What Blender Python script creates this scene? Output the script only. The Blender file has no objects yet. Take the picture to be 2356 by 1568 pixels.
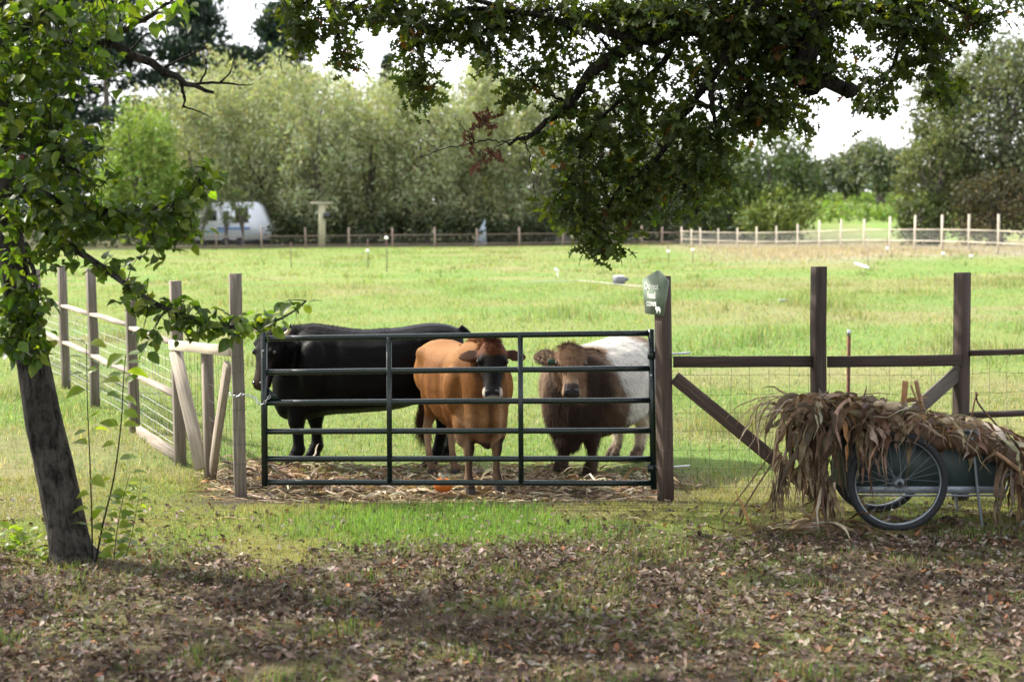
import bpy, math, random
import numpy as np
from mathutils import Vector, Matrix, Euler
R = math.radians
SC = bpy.context.scene
COL = SC.collection
rng = np.random.default_rng(7)
random.seed(7)

# ------------------------------------------------------------------ camera
EYE = np.array([0.0, 0.0, 2.25])
FPX = 3272.0                      # focal length in pixels of a 2356 px wide picture (50 mm)
PITCH = math.atan((784 - 497) / FPX)
CAMROT = Matrix.Rotation(R(90) - PITCH, 3, 'X') @ Matrix.Rotation(R(-0.5), 3, 'Z')
cam = bpy.data.objects.new('camera', bpy.data.cameras.new('camera'))
COL.objects.link(cam)
cam.data.lens = 50; cam.data.sensor_width = 36
cam.data.clip_start = 0.1; cam.data.clip_end = 3000
cam.matrix_world = Matrix.Translation(EYE.tolist()) @ CAMROT.to_4x4()
cam.data.dof.use_dof = True
cam.data.dof.focus_distance = 11.8
cam.data.dof.aperture_fstop = 2.0
SC.camera = cam
RM = np.array(CAMROT)

# ------------------------------------------------------------------ light
SUN_EL, SUN_AZ = R(43), math.atan2(-0.86, 0.42)      # azimuth measured from +Y towards +X: the sun stands left and behind
SDIR = np.array([math.cos(SUN_EL) * math.sin(SUN_AZ), math.cos(SUN_EL) * math.cos(SUN_AZ), math.sin(SUN_EL)])
sun = bpy.data.objects.new('sun', bpy.data.lights.new('sun', 'SUN'))
COL.objects.link(sun)
sun.data.energy = 4.5; sun.data.angle = R(0.6); sun.data.color = (1.0, 0.94, 0.82)
sun.rotation_euler = Vector((-SDIR).tolist()).to_track_quat('-Z', 'Y').to_euler()
world = bpy.data.worlds.new('World'); SC.world = world; world.use_nodes = True
nt = world.node_tree; nt.nodes.clear()
sky = nt.nodes.new('ShaderNodeTexSky'); sky.sky_type = 'NISHITA'; sky.sun_disc = False
sky.sun_elevation = SUN_EL; sky.sun_rotation = SUN_AZ
sky.dust_density = 3.0; sky.air_density = 1.0; sky.altitude = 50
mixc = nt.nodes.new('ShaderNodeMix'); mixc.data_type = 'RGBA'; mixc.inputs[0].default_value = 0.55
nt.links.new(sky.outputs[0], mixc.inputs[6]); mixc.inputs[7].default_value = (13.0, 12.9, 13.4, 1)   # thin bright cloud veil
bg = nt.nodes.new('ShaderNodeBackground'); bg.inputs[1].default_value = 0.12
wo = nt.nodes.new('ShaderNodeOutputWorld')
nt.links.new(mixc.outputs[2], bg.inputs[0]); nt.links.new(bg.outputs[0], wo.inputs[0])
SC.view_settings.view_transform = 'Standard'; SC.view_settings.look = 'None'
SC.view_settings.gamma = 1; SC.view_settings.exposure = 1.1
SC.cycles.use_denoising = True
SC.cycles.max_bounces = 5; SC.cycles.diffuse_bounces = 3; SC.cycles.transparent_max_bounces = 8
SC.cycles.sample_clamp_indirect = 6
try:
    SC.cycles.denoiser = 'OPENIMAGEDENOISE'
except Exception:
    pass

# ------------------------------------------------------------------ layout helpers
def ray(px, py):
    d = RM @ np.array([(px - 1178) / FPX, -(py - 784) / FPX, -1.0])
    return d
def P(px, py, Y):
    d = ray(px, py)
    return EYE + d * (Y / d[1])
def ss(a, b, x):
    t = np.clip((np.asarray(x, float) - a) / (b - a), 0, 1)
    return t * t * (3 - 2 * t)
def _hash(ix, iy, s):
    n = (ix.astype(np.int64) * 374761393 + iy.astype(np.int64) * 668265263 + s * 1442695041) & 0x7fffffff
    n = ((n ^ (n >> 13)) * 1274126177) & 0x7fffffff
    return ((n ^ (n >> 16)) & 0xffff) / 65535.0
def vnoise(x, y, s=0):
    x = np.asarray(x, float); y = np.asarray(y, float)
    ix = np.floor(x); iy = np.floor(y); fx = x - ix; fy = y - iy
    fx = fx * fx * (3 - 2 * fx); fy = fy * fy * (3 - 2 * fy)
    a = _hash(ix, iy, s); b = _hash(ix + 1, iy, s); c = _hash(ix, iy + 1, s); d = _hash(ix + 1, iy + 1, s)
    return (a * (1 - fx) + b * fx) * (1 - fy) + (c * (1 - fx) + d * fx) * fy
def fbm(x, y, s=0, o=4):
    r = 0; a = 0.5; t = 0
    for i in range(o):
        r = r + a * vnoise(np.asarray(x) * 2 ** i, np.asarray(y) * 2 ** i, s + i * 17); t += a; a *= 0.5
    return r / t
def H(x, y):
    x = np.asarray(x, float); y = np.asarray(y, float)
    z = -0.10 * ss(-3.6, -0.9, x) * ss(11.0, 11.7, y) * (1 - ss(15, 24, y))
    z = z + 0.04 * (1 - ss(-3.2, -1.6, x)) * ss(10, 12, y) * (1 - ss(15, 25, y))
    z = z + 0.38 * ss(7, 20, x) * ss(46, 66, y) * (1 - 0.9 * ss(68, 94, y))
    z = z + 4.6 * ss(112, 260, y)
    z = z + 0.02 * (fbm(x * 0.9, y * 0.9, 3) - 0.5) * ss(0, 3, 14 - np.minimum(y, 13)) + 0.14 * (fbm(x * 0.11, y * 0.11, 9) - 0.5) * ss(20, 45, y)
    return z
def G(px, py):
    """point on the ground under a pixel"""
    d = ray(px, py); t = EYE[2] / -d[2]
    for _ in range(12):
        p = EYE + d * t
        t = (EYE[2] - float(H(p[0], p[1]))) / -d[2]
    return EYE + d * t
def V3(p): return np.asarray(p, float)
def unit(v):
    v = np.asarray(v, float); return v / max(1e-9, np.linalg.norm(v))

# ------------------------------------------------------------------ mesh helpers
def new_mesh(name, V, F, C=None, smooth=False, attrs=None):
    me = bpy.data.meshes.new(name)
    V = np.asarray(V, np.float32).reshape(-1, 3)
    if isinstance(F, np.ndarray):
        k = F.shape[1]; idx = F.astype(np.int32).ravel(); starts = np.arange(0, len(idx), k, dtype=np.int32)
    else:
        idx = np.array([i for f in F for i in f], np.int32)
        ln = np.array([len(f) for f in F], np.int32); starts = np.concatenate([[0], np.cumsum(ln)[:-1]]).astype(np.int32)
    me.vertices.add(len(V)); me.vertices.foreach_set('co', V.ravel())
    me.loops.add(len(idx)); me.loops.foreach_set('vertex_index', idx)
    me.polygons.add(len(starts)); me.polygons.foreach_set('loop_start', starts)
    if smooth: me.polygons.foreach_set('use_smooth', np.ones(len(starts), bool))
    me.update(calc_edges=True); me.validate()
    if C is not None:
        C = np.asarray(C, np.float32)
        if C.ndim == 1: C = np.tile(C, (len(V), 1))
        a = me.attributes.new('Col', 'FLOAT_COLOR', 'POINT')
        a.data.foreach_set('color', np.concatenate([C[:, :3], np.ones((len(C), 1), np.float32)], 1).ravel())
    if attrs:
        for n, v in attrs.items():
            a = me.attributes.new(n, 'FLOAT_VECTOR', 'POINT'); a.data.foreach_set('vector', np.asarray(v, np.float32).ravel())
    return me
def link(name, me, mat, parent=None):
    o = bpy.data.objects.new(name, me); COL.objects.link(o)
    if mat is not None and me is not None and len(me.materials) == 0: me.materials.append(mat)
    if parent is not None:
        o.parent = parent
        o.matrix_parent_inverse = parent.matrix_world.inverted() if parent.type != 'EMPTY' else Matrix.Translation(-Vector(parent.location))
    return o
def mk(name, V, F, mat, parent=None, C=None, smooth=False, attrs=None):
    return link(name, new_mesh(name, V, F, C, smooth, attrs), mat, parent)
def tag(o, label=None, cat=None, group=None, kind=None):
    if label: o['label'] = label
    if cat: o['category'] = cat
    if group: o['group'] = group
    if kind: o['kind'] = kind
    return o
def thing(name, label, cat, loc=(0, 0, 0), group=None):
    o = bpy.data.objects.new(name, None); COL.objects.link(o)
    o.location = tuple(float(v) for v in loc); o.empty_display_size = 0.1
    return tag(o, label, cat, group)

class MB:
    """collects shapes of ONE piece"""
    def __init__(s): s.V = []; s.F = []; s.C = []; s.Gn = []; s.n = 0
    def add(s, V, F, C=(0.5, 0.5, 0.5), Gn=None):
        V = np.asarray(V, float).reshape(-1, 3); C = np.asarray(C, float)
        if C.ndim == 1: C = np.tile(C, (len(V), 1))
        s.V.append(V); s.C.append(C); s.Gn.append(V if Gn is None else Gn)
        s.F += [tuple(int(i) + s.n for i in f) for f in F]; s.n += len(V); return s
    def build(s, name, mat, parent=None, smooth=False):
        return mk(name, np.concatenate(s.V), s.F, mat, parent, np.concatenate(s.C), smooth, {'Grain': np.concatenate(s.Gn)})

def frame(d, up=(0, 0, 1)):
    d = unit(d); up = np.asarray(up, float)
    if abs(np.dot(d, up)) > 0.98: up = np.array([0, 1.0, 0])
    x = unit(np.cross(up, d)); y = np.cross(d, x)
    return x, y, d
def beam(p0, p1, w, h, up=(0, 0, 1), ch=0.006, warp=0.0, col=(0.5, 0.5, 0.5), seg=1):
    """chamfered bar from p0 to p1: w along the side vector, h along up"""
    p0 = V3(p0); p1 = V3(p1); x, y, d = frame(p1 - p0, up); L = np.linalg.norm(p1 - p0)
    a, b = w / 2, h / 2
    prof = [(-a + ch, -b), (a - ch, -b), (a, -b + ch), (a, b - ch), (a - ch, b), (-a + ch, b), (-a, b - ch), (-a, -b + ch)]
    V = []; Gn = []; F = []
    r0 = rng.uniform(0, 50)
    for i in range(seg + 1):
        t = i / seg
        off = warp * math.sin(t * math.pi) * (x * rng.normal() + y * rng.normal())
        for q in prof:
            V.append(p0 + (p1 - p0) * t + x * q[0] + y * q[1] + off); Gn.append((r0 + t * L, q[0] + r0, q[1]))
    for i in range(seg):
        for k in range(8):
            F.append((i * 8 + k, i * 8 + (k + 1) % 8, (i + 1) * 8 + (k + 1) % 8, (i + 1) * 8 + k))
    F.append(tuple(range(7, -1, -1))); F.append(tuple(seg * 8 + k for k in range(8)))
    return np.array(V), F, np.tile(np.asarray(col, float), (len(V), 1)), np.array(Gn)
def tube(pts, rad, n=6, cap=True):
    pts = np.asarray(pts, float); m = len(pts)
    rad = np.full(m, rad) if np.isscalar(rad) else np.asarray(rad, float)
    T = np.gradient(pts, axis=0); T /= np.maximum(1e-9, np.linalg.norm(T, axis=1))[:, None]
    x, y, _ = frame(T[0]); V = []
    ang = np.arange(n) * 2 * math.pi / n
    for i in range(m):
        x = unit(x - T[i] * np.dot(x, T[i])); y = np.cross(T[i], x)
        V.append(pts[i] + rad[i] * (np.cos(ang)[:, None] * x + np.sin(ang)[:, None] * y))
    V = np.concatenate(V)
    F = [(i * n + k, i * n + (k + 1) % n, (i + 1) * n + (k + 1) % n, (i + 1) * n + k) for i in range(m - 1) for k in range(n)]
    if cap: F.append(tuple(range(n - 1, -1, -1))); F.append(tuple((m - 1) * n + k for k in range(n)))
    return V, F
def lathe(prof, n=24, center=(0, 0, 0), axis='Z'):
    """prof: (r, h) list"""
    V = []; c = V3(center)
    for r, h in prof:
        for k in range(n):
            a = 2 * math.pi * k / n
            q = (r * math.cos(a), r * math.sin(a), h)
            if axis == 'Y': q = (r * math.cos(a), h, r * math.sin(a))
            if axis == 'X': q = (h, r * math.cos(a), r * math.sin(a))
            V.append(c + q)
    F = [(i * n + k, i * n + (k + 1) % n, (i + 1) * n + (k + 1) % n, (i + 1) * n + k) for i in range(len(prof) - 1) for k in range(n)]
    return np.array(V), F
def smooth_path(pts, n):
    """Catmull-Rom through points"""
    pts = np.asarray(pts, float); m = len(pts)
    Q = np.concatenate([[2 * pts[0] - pts[1]], pts, [2 * pts[-1] - pts[-2]]])
    out = []
    for t in np.linspace(0, m - 1, n):
        i = min(int(t), m - 2); f = t - i; a, b, c, d = Q[i:i + 4]
        out.append(0.5 * ((2 * b) + (c - a) * f + (2 * a - 5 * b + 4 * c - d) * f * f + (-a + 3 * b - 3 * c + d) * f ** 3))
    return np.array(out)
def scatter(V0, F0, pos, Rm, s, C):
    """many copies of a small shape in one mesh; Rm (n,3,3) columns = axes"""
    V0 = np.asarray(V0, float); F0 = np.asarray(F0, int); n = len(pos); k = len(V0)
    s = np.broadcast_to(np.asarray(s, float), (n,))
    V = np.einsum('nij,kj->nki', Rm, V0) * s[:, None, None] + np.asarray(pos)[:, None, :]
    F = (F0[None] + (np.arange(n) * k)[:, None, None]).reshape(-1, F0.shape[1])
    return V.reshape(-1, 3), F, np.repeat(np.asarray(C, float), k, axis=0)
def frames(D, N):
    """columns: length axis D, side, normal; vectorised"""
    D = D / np.linalg.norm(D, axis=1)[:, None]
    S = np.cross(N, D); S /= np.maximum(1e-6, np.linalg.norm(S, axis=1))[:, None]
    N2 = np.cross(D, S)
    return np.stack([D, S, N2], axis=2)
def randdir(n):
    v = rng.normal(size=(n, 3)); return v / np.linalg.norm(v, axis=1)[:, None]

# ------------------------------------------------------------------ materials
def mat_new(name):
    m = bpy.data.materials.new(name); m.use_nodes = True
    t = m.node_tree; t.nodes.clear()
    out = t.nodes.new('ShaderNodeOutputMaterial'); b = t.nodes.new('ShaderNodeBsdfPrincipled')
    t.links.new(b.outputs[0], out.inputs[0])
    return m, t, b, out
def N(t, typ, **kw):
    n = t.nodes.new(typ)
    for k, v in kw.items(): setattr(n, k, v)
    return n
def mixrgb(t, fac, a, b, blend='MIX'):
    n = N(t, 'ShaderNodeMix', data_type='RGBA', blend_type=blend)
    for i, v in ((0, fac), (6, a), (7, b)):
        if hasattr(v, 'is_output') or isinstance(v, bpy.types.NodeSocket): t.links.new(v, n.inputs[i])
        elif i == 0: n.inputs[0].default_value = v
        else: n.inputs[i].default_value = (*v[:3], 1)
    return n.outputs[2]
def ramp(t, src, stops):
    r = N(t, 'ShaderNodeValToRGB'); e = r.color_ramp.elements
    while len(e) < len(stops): e.new(0.5)
    for q, (p, c) in zip(e, stops): q.position = p; q.color = (*c, 1) if len(c) == 3 else c
    t.links.new(src, r.inputs[0]); return r.outputs[0]
def noise(t, scale, detail=4, coord=None, rough=0.6, dist=0.0):
    n = N(t, 'ShaderNodeTexNoise'); n.inputs['Scale'].default_value = scale; n.inputs['Detail'].default_value = detail
    n.inputs['Roughness'].default_value = rough; n.inputs['Distortion'].default_value = dist
    if coord is not None: t.links.new(coord, n.inputs['Vector'])
    return n.outputs[0]
def bump(t, b, src, strength, dist=0.01):
    n = N(t, 'ShaderNodeBump'); n.inputs['Strength'].default_value = strength; n.inputs['Distance'].default_value = dist
    t.links.new(src, n.inputs['Height']); t.links.new(n.outputs[0], b.inputs['Normal'])
def mapping(t, src, scale):
    m = N(t, 'ShaderNodeMapping'); m.inputs['Scale'].default_value = scale; t.links.new(src, m.inputs['Vector']); return m.outputs[0]
def attr_col(t, name='Col'):
    return N(t, 'ShaderNodeAttribute', attribute_name=name).outputs['Color']
def attr_vec(t, name):
    return N(t, 'ShaderNodeAttribute', attribute_name=name).outputs['Vector']
def mat_attr(name, rough=0.7, var=(20, 0.35), trans=0.0, tcol=(1.25, 1.3, 0.5), bmp=0.0, spec=0.3, sheen=0.0):
    """colour of each piece from its Col attribute, broken up by noise; trans = share of light passing through"""
    m, t, b, out = mat_new(name)
    co = N(t, 'ShaderNodeTexCoord').outputs['Object']
    n = noise(t, var[0], 4, co)
    v = ramp(t, n, [(0.25, (1 - var[1],) * 3), (0.75, (1 + var[1] * 0.6,) * 3)])
    c = mixrgb(t, 1.0, attr_col(t), v, 'MULTIPLY')
    t.links.new(c, b.inputs['Base Color']); b.inputs['Roughness'].default_value = rough
    b.inputs['Specular IOR Level'].default_value = spec
    if sheen: b.inputs['Sheen Weight'].default_value = sheen; b.inputs['Sheen Roughness'].default_value = 0.5
    if bmp: bump(t, b, n, bmp)
    if trans:
        tr = N(t, 'ShaderNodeBsdfTranslucent'); mx = N(t, 'ShaderNodeMixShader'); mx.inputs[0].default_value = trans
        t.links.new(mixrgb(t, 1.0, c, tcol, 'MULTIPLY'), tr.inputs[0])
        t.links.new(b.outputs[0], mx.inputs[1]); t.links.new(tr.outputs[0], mx.inputs[2]); t.links.new(mx.outputs[0], out.inputs[0])
    return m
def mat_wood(name, dark, light, crack=0.5):
    m, t, b, out = mat_new(name)
    g = attr_vec(t, 'Grain')
    n1 = noise(t, 1.0, 6, mapping(t, g, (2.5, 60, 60)), 0.65, 0.4)
    n2 = noise(t, 1.0, 3, mapping(t, g, (1.2, 9, 9)), 0.5)
    n3 = noise(t, 1.0, 5, mapping(t, g, (1.6, 130, 130)), 0.7)
    c = ramp(t, n1, [(0.3, dark), (0.72, light)])
    c = mixrgb(t, ramp(t, n2, [(0.35, (0, 0, 0)), (0.7, (0.55,) * 3)]), c, tuple(0.62 * np.array(dark) + 0.2 * np.array(light)))
    c = mixrgb(t, 0.7, c, attr_col(t), 'MULTIPLY')
    c = mixrgb(t, ramp(t, n3, [(0.27, (crack,) * 3), (0.36, (0, 0, 0))]), c, (0.015, 0.012, 0.01))
    t.links.new(c, b.inputs['Base Color']); b.inputs['Roughness'].default_value = 0.82
    b.inputs['Specular IOR Level'].default_value = 0.25
    bump(t, b, n1, 0.45, 0.004)
    return m
def mat_plain(name, col, rough=0.5, metal=0.0, var=0.15, scale=8, bmp=0.0, spec=0.5):
    m, t, b, out = mat_new(name)
    co = N(t, 'ShaderNodeTexCoord').outputs['Object']
    n = noise(t, scale, 5, co)
    col = np.array(col)
    t.links.new(ramp(t, n, [(0.25, tuple(col * (1 - var))), (0.75, tuple(np.minimum(1, col * (1 + var))))]), b.inputs['Base Color'])
    t.links.new(ramp(t, noise(t, scale * 2.3, 3, co), [(0.3, (max(0.05, rough - 0.1),) * 3), (0.7, (min(1, rough + 0.12),) * 3)]), b.inputs['Roughness'])
    b.inputs['Metallic'].default_value = metal; b.inputs['Specular IOR Level'].default_value = spec
    if bmp: bump(t, b, n, bmp)
    return m
def mat_bark(name, dark, light, scale=18):
    m, t, b, out = mat_new(name)
    co = N(t, 'ShaderNodeTexCoord').outputs['Object']
    mp = mapping(t, co, (1, 1, 0.33))
    v = N(t, 'ShaderNodeTexVoronoi', feature='DISTANCE_TO_EDGE'); v.inputs['Scale'].default_value = scale
    wob = N(t, 'ShaderNodeVectorMath', operation='ADD'); nz = N(t, 'ShaderNodeTexNoise'); nz.inputs['Scale'].default_value = scale * 0.6
    t.links.new(mp, nz.inputs['Vector']); sc = N(t, 'ShaderNodeVectorMath', operation='SCALE'); sc.inputs['Scale'].default_value = 0.11
    t.links.new(nz.outputs['Color'], sc.inputs[0]); t.links.new(mp, wob.inputs[0]); t.links.new(sc.outputs[0], wob.inputs[1])
    t.links.new(wob.outputs[0], v.inputs['Vector'])
    n = noise(t, scale * 1.7, 6, mp, 0.7)
    c = ramp(t, n, [(0.3, dark), (0.7, light)])
    c = mixrgb(t, ramp(t, v.outputs['Distance'], [(0.0, (0.75,) * 3), (0.09, (0, 0, 0))]), c, tuple(0.55 * np.array(dark)))
    t.links.new(c, b.inputs['Base Color']); b.inputs['Roughness'].default_value = 0.9; b.inputs['Specular IOR Level'].default_value = 0.15
    h = N(t, 'ShaderNodeMath', operation='ADD'); t.links.new(ramp(t, v.outputs['Distance'], [(0, (0, 0, 0)), (0.14, (1, 1, 1))]), h.inputs[0]); t.links.new(n, h.inputs[1])
    bump(t, b, h.outputs[0], 0.8, 0.012)
    return m

def mat_bark_ridged(name, dark, light):
    m, t, b, out = mat_new(name)
    co = N(t, 'ShaderNodeTexCoord').outputs['Object']
    st = mapping(t, co, (1, 1, 0.16)); md = mapping(t, co, (1, 1, 0.5))
    n1 = noise(t, 20, 6, st, 0.65, 1.2); n2 = noise(t, 30, 8, md, 0.8); n3_ = noise(t, 7, 3, co)
    c = ramp(t, n2, [(0.36, dark), (0.64, light)])
    c = mixrgb(t, ramp(t, n3_, [(0.45, (0, 0, 0)), (0.62, (0.6,) * 3)]), c, tuple(1.5 * np.array(light)))
    c = mixrgb(t, ramp(t, n1, [(0.36, (0.85,) * 3), (0.46, (0, 0, 0))]), c, tuple(0.3 * np.array(dark)))
    t.links.new(c, b.inputs['Base Color']); b.inputs['Roughness'].default_value = 0.92; b.inputs['Specular IOR Level'].default_value = 0.12
    h = N(t, 'ShaderNodeMath', operation='ADD'); t.links.new(ramp(t, n1, [(0.34, (0, 0, 0)), (0.5, (1, 1, 1))]), h.inputs[0]); t.links.new(n2, h.inputs[1])
    bump(t, b, h.outputs[0], 0.9, 0.015)
    return m
M_GRASS = mat_attr('grass blade', 0.55, (3, 0.25), 0.42, (1.25, 1.25, 0.55), spec=0.35)
M_LEAF_APPLE = mat_attr('apple leaf', 0.42, (30, 0.3), 0.52, (1.5, 1.55, 0.35), spec=0.5)
M_LEAF_OAK = mat_attr('oak leaf', 0.5, (30, 0.3), 0.52, (1.7, 1.6, 0.3), spec=0.4)
M_LEAF_FAR = mat_attr('far foliage', 0.6, (0.5, 0.3), 0.3, (1.3, 1.3, 0.5), spec=0.3)
M_LITTER = mat_attr('fallen leaf', 0.75, (40, 0.4), 0.12, (1.2, 1.0, 0.6), spec=0.3)
M_CORN = mat_attr('dry corn leaf', 0.65, (25, 0.45), 0.16, (1.2, 1.0, 0.6), spec=0.3)
M_WOOD_OLD = mat_wood('weathered grey wood', (0.10, 0.086, 0.072), (0.34, 0.30, 0.255), 0.8)
M_WOOD_DARK = mat_wood('dark brown wood', (0.022, 0.016, 0.014), (0.095, 0.072, 0.062), 0.6)
M_WOOD_PALE = mat_wood('pale new wood', (0.40, 0.34, 0.26), (0.72, 0.66, 0.55), 0.3)
M_WIRE = mat_plain('galvanised wire', (0.55, 0.55, 0.52), 0.5, 0.2, 0.2)
M_WIRE_DARK = mat_plain('dull wire', (0.12, 0.11, 0.10), 0.6, 0.4, 0.2)
M_GATE = mat_plain('green gate paint', (0.0025, 0.011, 0.0105), 0.3, 0.0, 0.3, 30, spec=0.55)
M_STEEL = mat_plain('zinc steel', (0.55, 0.57, 0.58), 0.35, 0.9, 0.2, 30)
M_RUST = mat_plain('rusty steel', (0.16, 0.07, 0.04), 0.8, 0.2, 0.4, 25)
M_BARK_APPLE = mat_bark_ridged('apple bark', (0.012, 0.011, 0.010), (0.070, 0.064, 0.056))
M_BARK_OAK = mat_bark('oak bark', (0.010, 0.009, 0.008), (0.038, 0.032, 0.027), 22)
M_BARK_FAR = mat_plain('far bark', (0.10, 0.085, 0.07), 0.9, 0, 0.3, 3)
M_WHITE = mat_plain('white plastic', (0.8, 0.8, 0.78), 0.5, 0, 0.05)
# ------------------------------------------------------------------ ground
def gcol(x, y):
    """base colour of the ground cover (earth, thatch and turf) at a point"""
    x = np.asarray(x, float); y = np.asarray(y, float)
    n1 = fbm(x * 1.3, y * 1.3, 21); n2 = fbm(x * 5, y * 5, 33); n3 = fbm(x * 0.35, y * 0.35, 41)
    def c(*v): return np.array(v)[None, :]
    def mix(a, b, f): return a * (1 - f[:, None]) + b * f[:, None]
    soil = mix(c(.085, .062, .045), c(.15, .115, .085), n2)
    lawn = mix(c(.25, .245, .085), c(.19, .245, .065), ss(.4, .65, n1))
    lush = mix(c(.12, .20, .042), c(.17, .245, .06), n2)
    thatch = mix(c(.30, .26, .15), c(.24, .22, .11), n2)
    out = mix(lawn, thatch, ss(.45, .7, fbm(x * .8 + 5, y * 1.1, 55)) * .8)
    lushm = ss(.25, .8, 1 - np.hypot((x + .75) / 1.5, (y - 10.35) / .85) * .62 + (n1 - .5) * .9)
    out = mix(out, lush, lushm)
    yb = 9.35 + .35 * ss(-1, 2, x) + .25 * ss(2, 4, x) + (n1 - .5) * 1.3
    brown = 1 - ss(-.35, .45, y - yb)
    brown = brown * (1 - .55 * ss(.58, .72, n1))
    out = mix(out, soil, np.clip(brown, 0, 1))
    gate = ss(10.85, 11.12, y + (n1 - .5) * .5 + .08 * np.sin(x)) * (1 - ss(12.6, 13.9, y + (n1 - .5) * 1.2)) * ss(-2.9, -2.3, x) * (1 - .75 * ss(1.2, 1.8, x))
    out = mix(out, soil * .7, gate * .9)
    fld = mix(c(.20, .25, .075), c(.155, .24, .06), ss(.35, .65, n3))
    fld = mix(fld, mix(c(.27, .23, .125), c(.22, .235, .085), n2), ss(.5, .7, fbm(x * .22 + 9, y * .3, 71)) * .75)
    out = mix(out, fld, ss(12.2, 13.6, y))
    dry = ss(8, 15, x) * ss(58, 66, y + 4 * (n3 - .5)) * (1 - ss(108, 112, y))
    out = mix(out, c(.34, .29, .23) * (0.8 + .4 * n2[:, None]), dry * .9)
    vine = ss(150, 170, y) * ss(20, 40, x)
    out = mix(out, mix(c(.17, .25, .06), c(.22, .30, .08), n2), vine)
    out = mix(out, mix(c(.09, .08, .05), c(.11, .12, .05), n2), ss(104, 108, y) * (1 - vine) * (1 - ss(20, 40, x)))
    return out
gx = np.unique(np.concatenate([np.linspace(-600, -60, 30), np.linspace(-60, -7, 60), np.arange(-7, 7.01, .13), np.linspace(7, 60, 60), np.linspace(60, 600, 30)]))
gy = np.unique(np.concatenate([np.linspace(-40, 4, 23), np.arange(4, 15.01, .13), np.arange(15, 40, .4), np.linspace(40, 130, 120), np.linspace(130, 1200, 60)]))
XX, YY = np.meshgrid(gx, gy); gz = H(XX, YY)
gV = np.stack([XX.ravel(), YY.ravel(), gz.ravel()], 1)
nx, ny = len(gx), len(gy)
ii = (np.arange(ny - 1)[:, None] * nx + np.arange(nx - 1)[None]).ravel()
gF = np.stack([ii, ii + 1, ii + nx + 1, ii + nx], 1)
def mat_ground():
    m, t, b, out = mat_new('ground earth and turf')
    co = N(t, 'ShaderNodeTexCoord').outputs['Object']
    n = noise(t, 55, 5, co, 0.75); n2 = noise(t, 9, 4, co, 0.7)
    v = ramp(t, n, [(0.3, (0.5,) * 3), (0.72, (1.4,) * 3)])
    c = mixrgb(t, 1.0, attr_col(t), v, 'MULTIPLY')
    c = mixrgb(t, 0.8, c, ramp(t, n2, [(0.3, (0.72,) * 3), (0.7, (1.22,) * 3)]), 'MULTIPLY')
    t.links.new(c, b.inputs['Base Color']); b.inputs['Roughness'].default_value = 0.95; b.inputs['Specular IOR Level'].default_value = 0.1
    bump(t, b, n, 0.9, 0.03)
    return m
ground = mk('ground', gV, gF, mat_ground(), C=gcol(gV[:, 0], gV[:, 1]), smooth=True)
tag(ground, kind='structure')

def blades(x, y, h, w, C, lean=0.5, seg=2, z=None, sun=0.0):
    n = len(x); z = H(x, y) - 0.005 if z is None else z
    a = rng.uniform(0, 2 * math.pi, n); l = np.abs(rng.normal(0, lean, n)) * h
    base = np.stack([x, y, z], 1); dr = np.stack([np.cos(a), np.sin(a), 0 * a], 1)
    a2 = a + math.pi / 2 + rng.normal(0, .5, n); sd = np.stack([np.cos(a2), np.sin(a2), 0 * a], 1) * (w / 2)[:, None]
    top = base + dr * l[:, None]; top[:, 2] += np.sqrt(np.maximum(h * h - l * l, (0.3 * h) ** 2))
    if seg == 1:
        V = np.stack([base - sd, base + sd, top], 1).reshape(-1, 3)
        F = np.arange(n * 3).reshape(-1, 3); k = 3
    else:
        mid = base + dr * (l * .3)[:, None]; mid[:, 2] += h * .55
        V = np.stack([base - sd, base + sd, mid - sd * .8, mid + sd * .8, top], 1).reshape(-1, 3)
        o = (np.arange(n) * 5)[:, None]
        F = np.concatenate([o + [[0, 1, 3]], o + [[0, 3, 2]], o + [[2, 3, 4]]]); k = 5
    return V, F, np.repeat(C, k, 0)
def visible_x(y, pad=0.6):
    return 0.362 * y + pad
def scat_xy(n, y0, y1, pad=0.6, p=1.0):
    y = y0 + (y1 - y0) * rng.uniform(0, 1, n) ** p
    # uniform by area of the widening view
    keep = rng.uniform(0, 1, n) < visible_x(y, pad) / visible_x(y1, pad); y = y[keep]
    x = rng.uniform(-1, 1, len(y)) * visible_x(y, pad)
    return x, y
def jitter(C, s=0.22):
    return np.clip(C * (1 + rng.normal(0, s, (len(C), 1))) * (1 + rng.normal(0, .07, (len(C), 3))), 0.004, 1)

# short turf between the oak and the gate
x, y = scat_xy(225000, 6.0, 12.1)
n1 = fbm(x * 1.3, y * 1.3, 21); yb = 9.35 + .35 * ss(-1, 2, x) + .25 * ss(2, 4, x) + (n1 - .5) * 1.3
lushm = ss(.25, .8, 1 - np.hypot((x + .75) / 1.5, (y - 10.35) / .85) * .62 + (n1 - .5) * .9)
brown = 1 - ss(-.35, .45, y - yb)
tuft = ss(.5, .72, fbm(x * 3.1, y * 3.1, 77))
gate = ss(10.85, 11.12, y + (n1 - .5) * .5 + .08 * np.sin(x)) * ss(-2.9, -2.3, x) * (1 - .85 * ss(1.2, 1.6, x))
keep = rng.uniform(0, 1, len(x)) < np.clip(.7 * (1 - brown) + .18 * brown + brown * tuft * .35, 0, 1) * (1 - .93 * gate)
x, y, lushm, brown, tuft = x[keep], y[keep], lushm[keep], brown[keep], tuft[keep]
C = gcol(x, y); n = len(x)
green = np.array([.14, .25, .05]); straw = np.array([.30, .25, .14]); olive = np.array([.235, .26, .085])
r = rng.uniform(0, 1, n)
C = np.where((r < .25)[:, None], straw, C * 1.15)
C = np.where(((r > .6) & (brown < .5))[:, None], olive, C)
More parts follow.
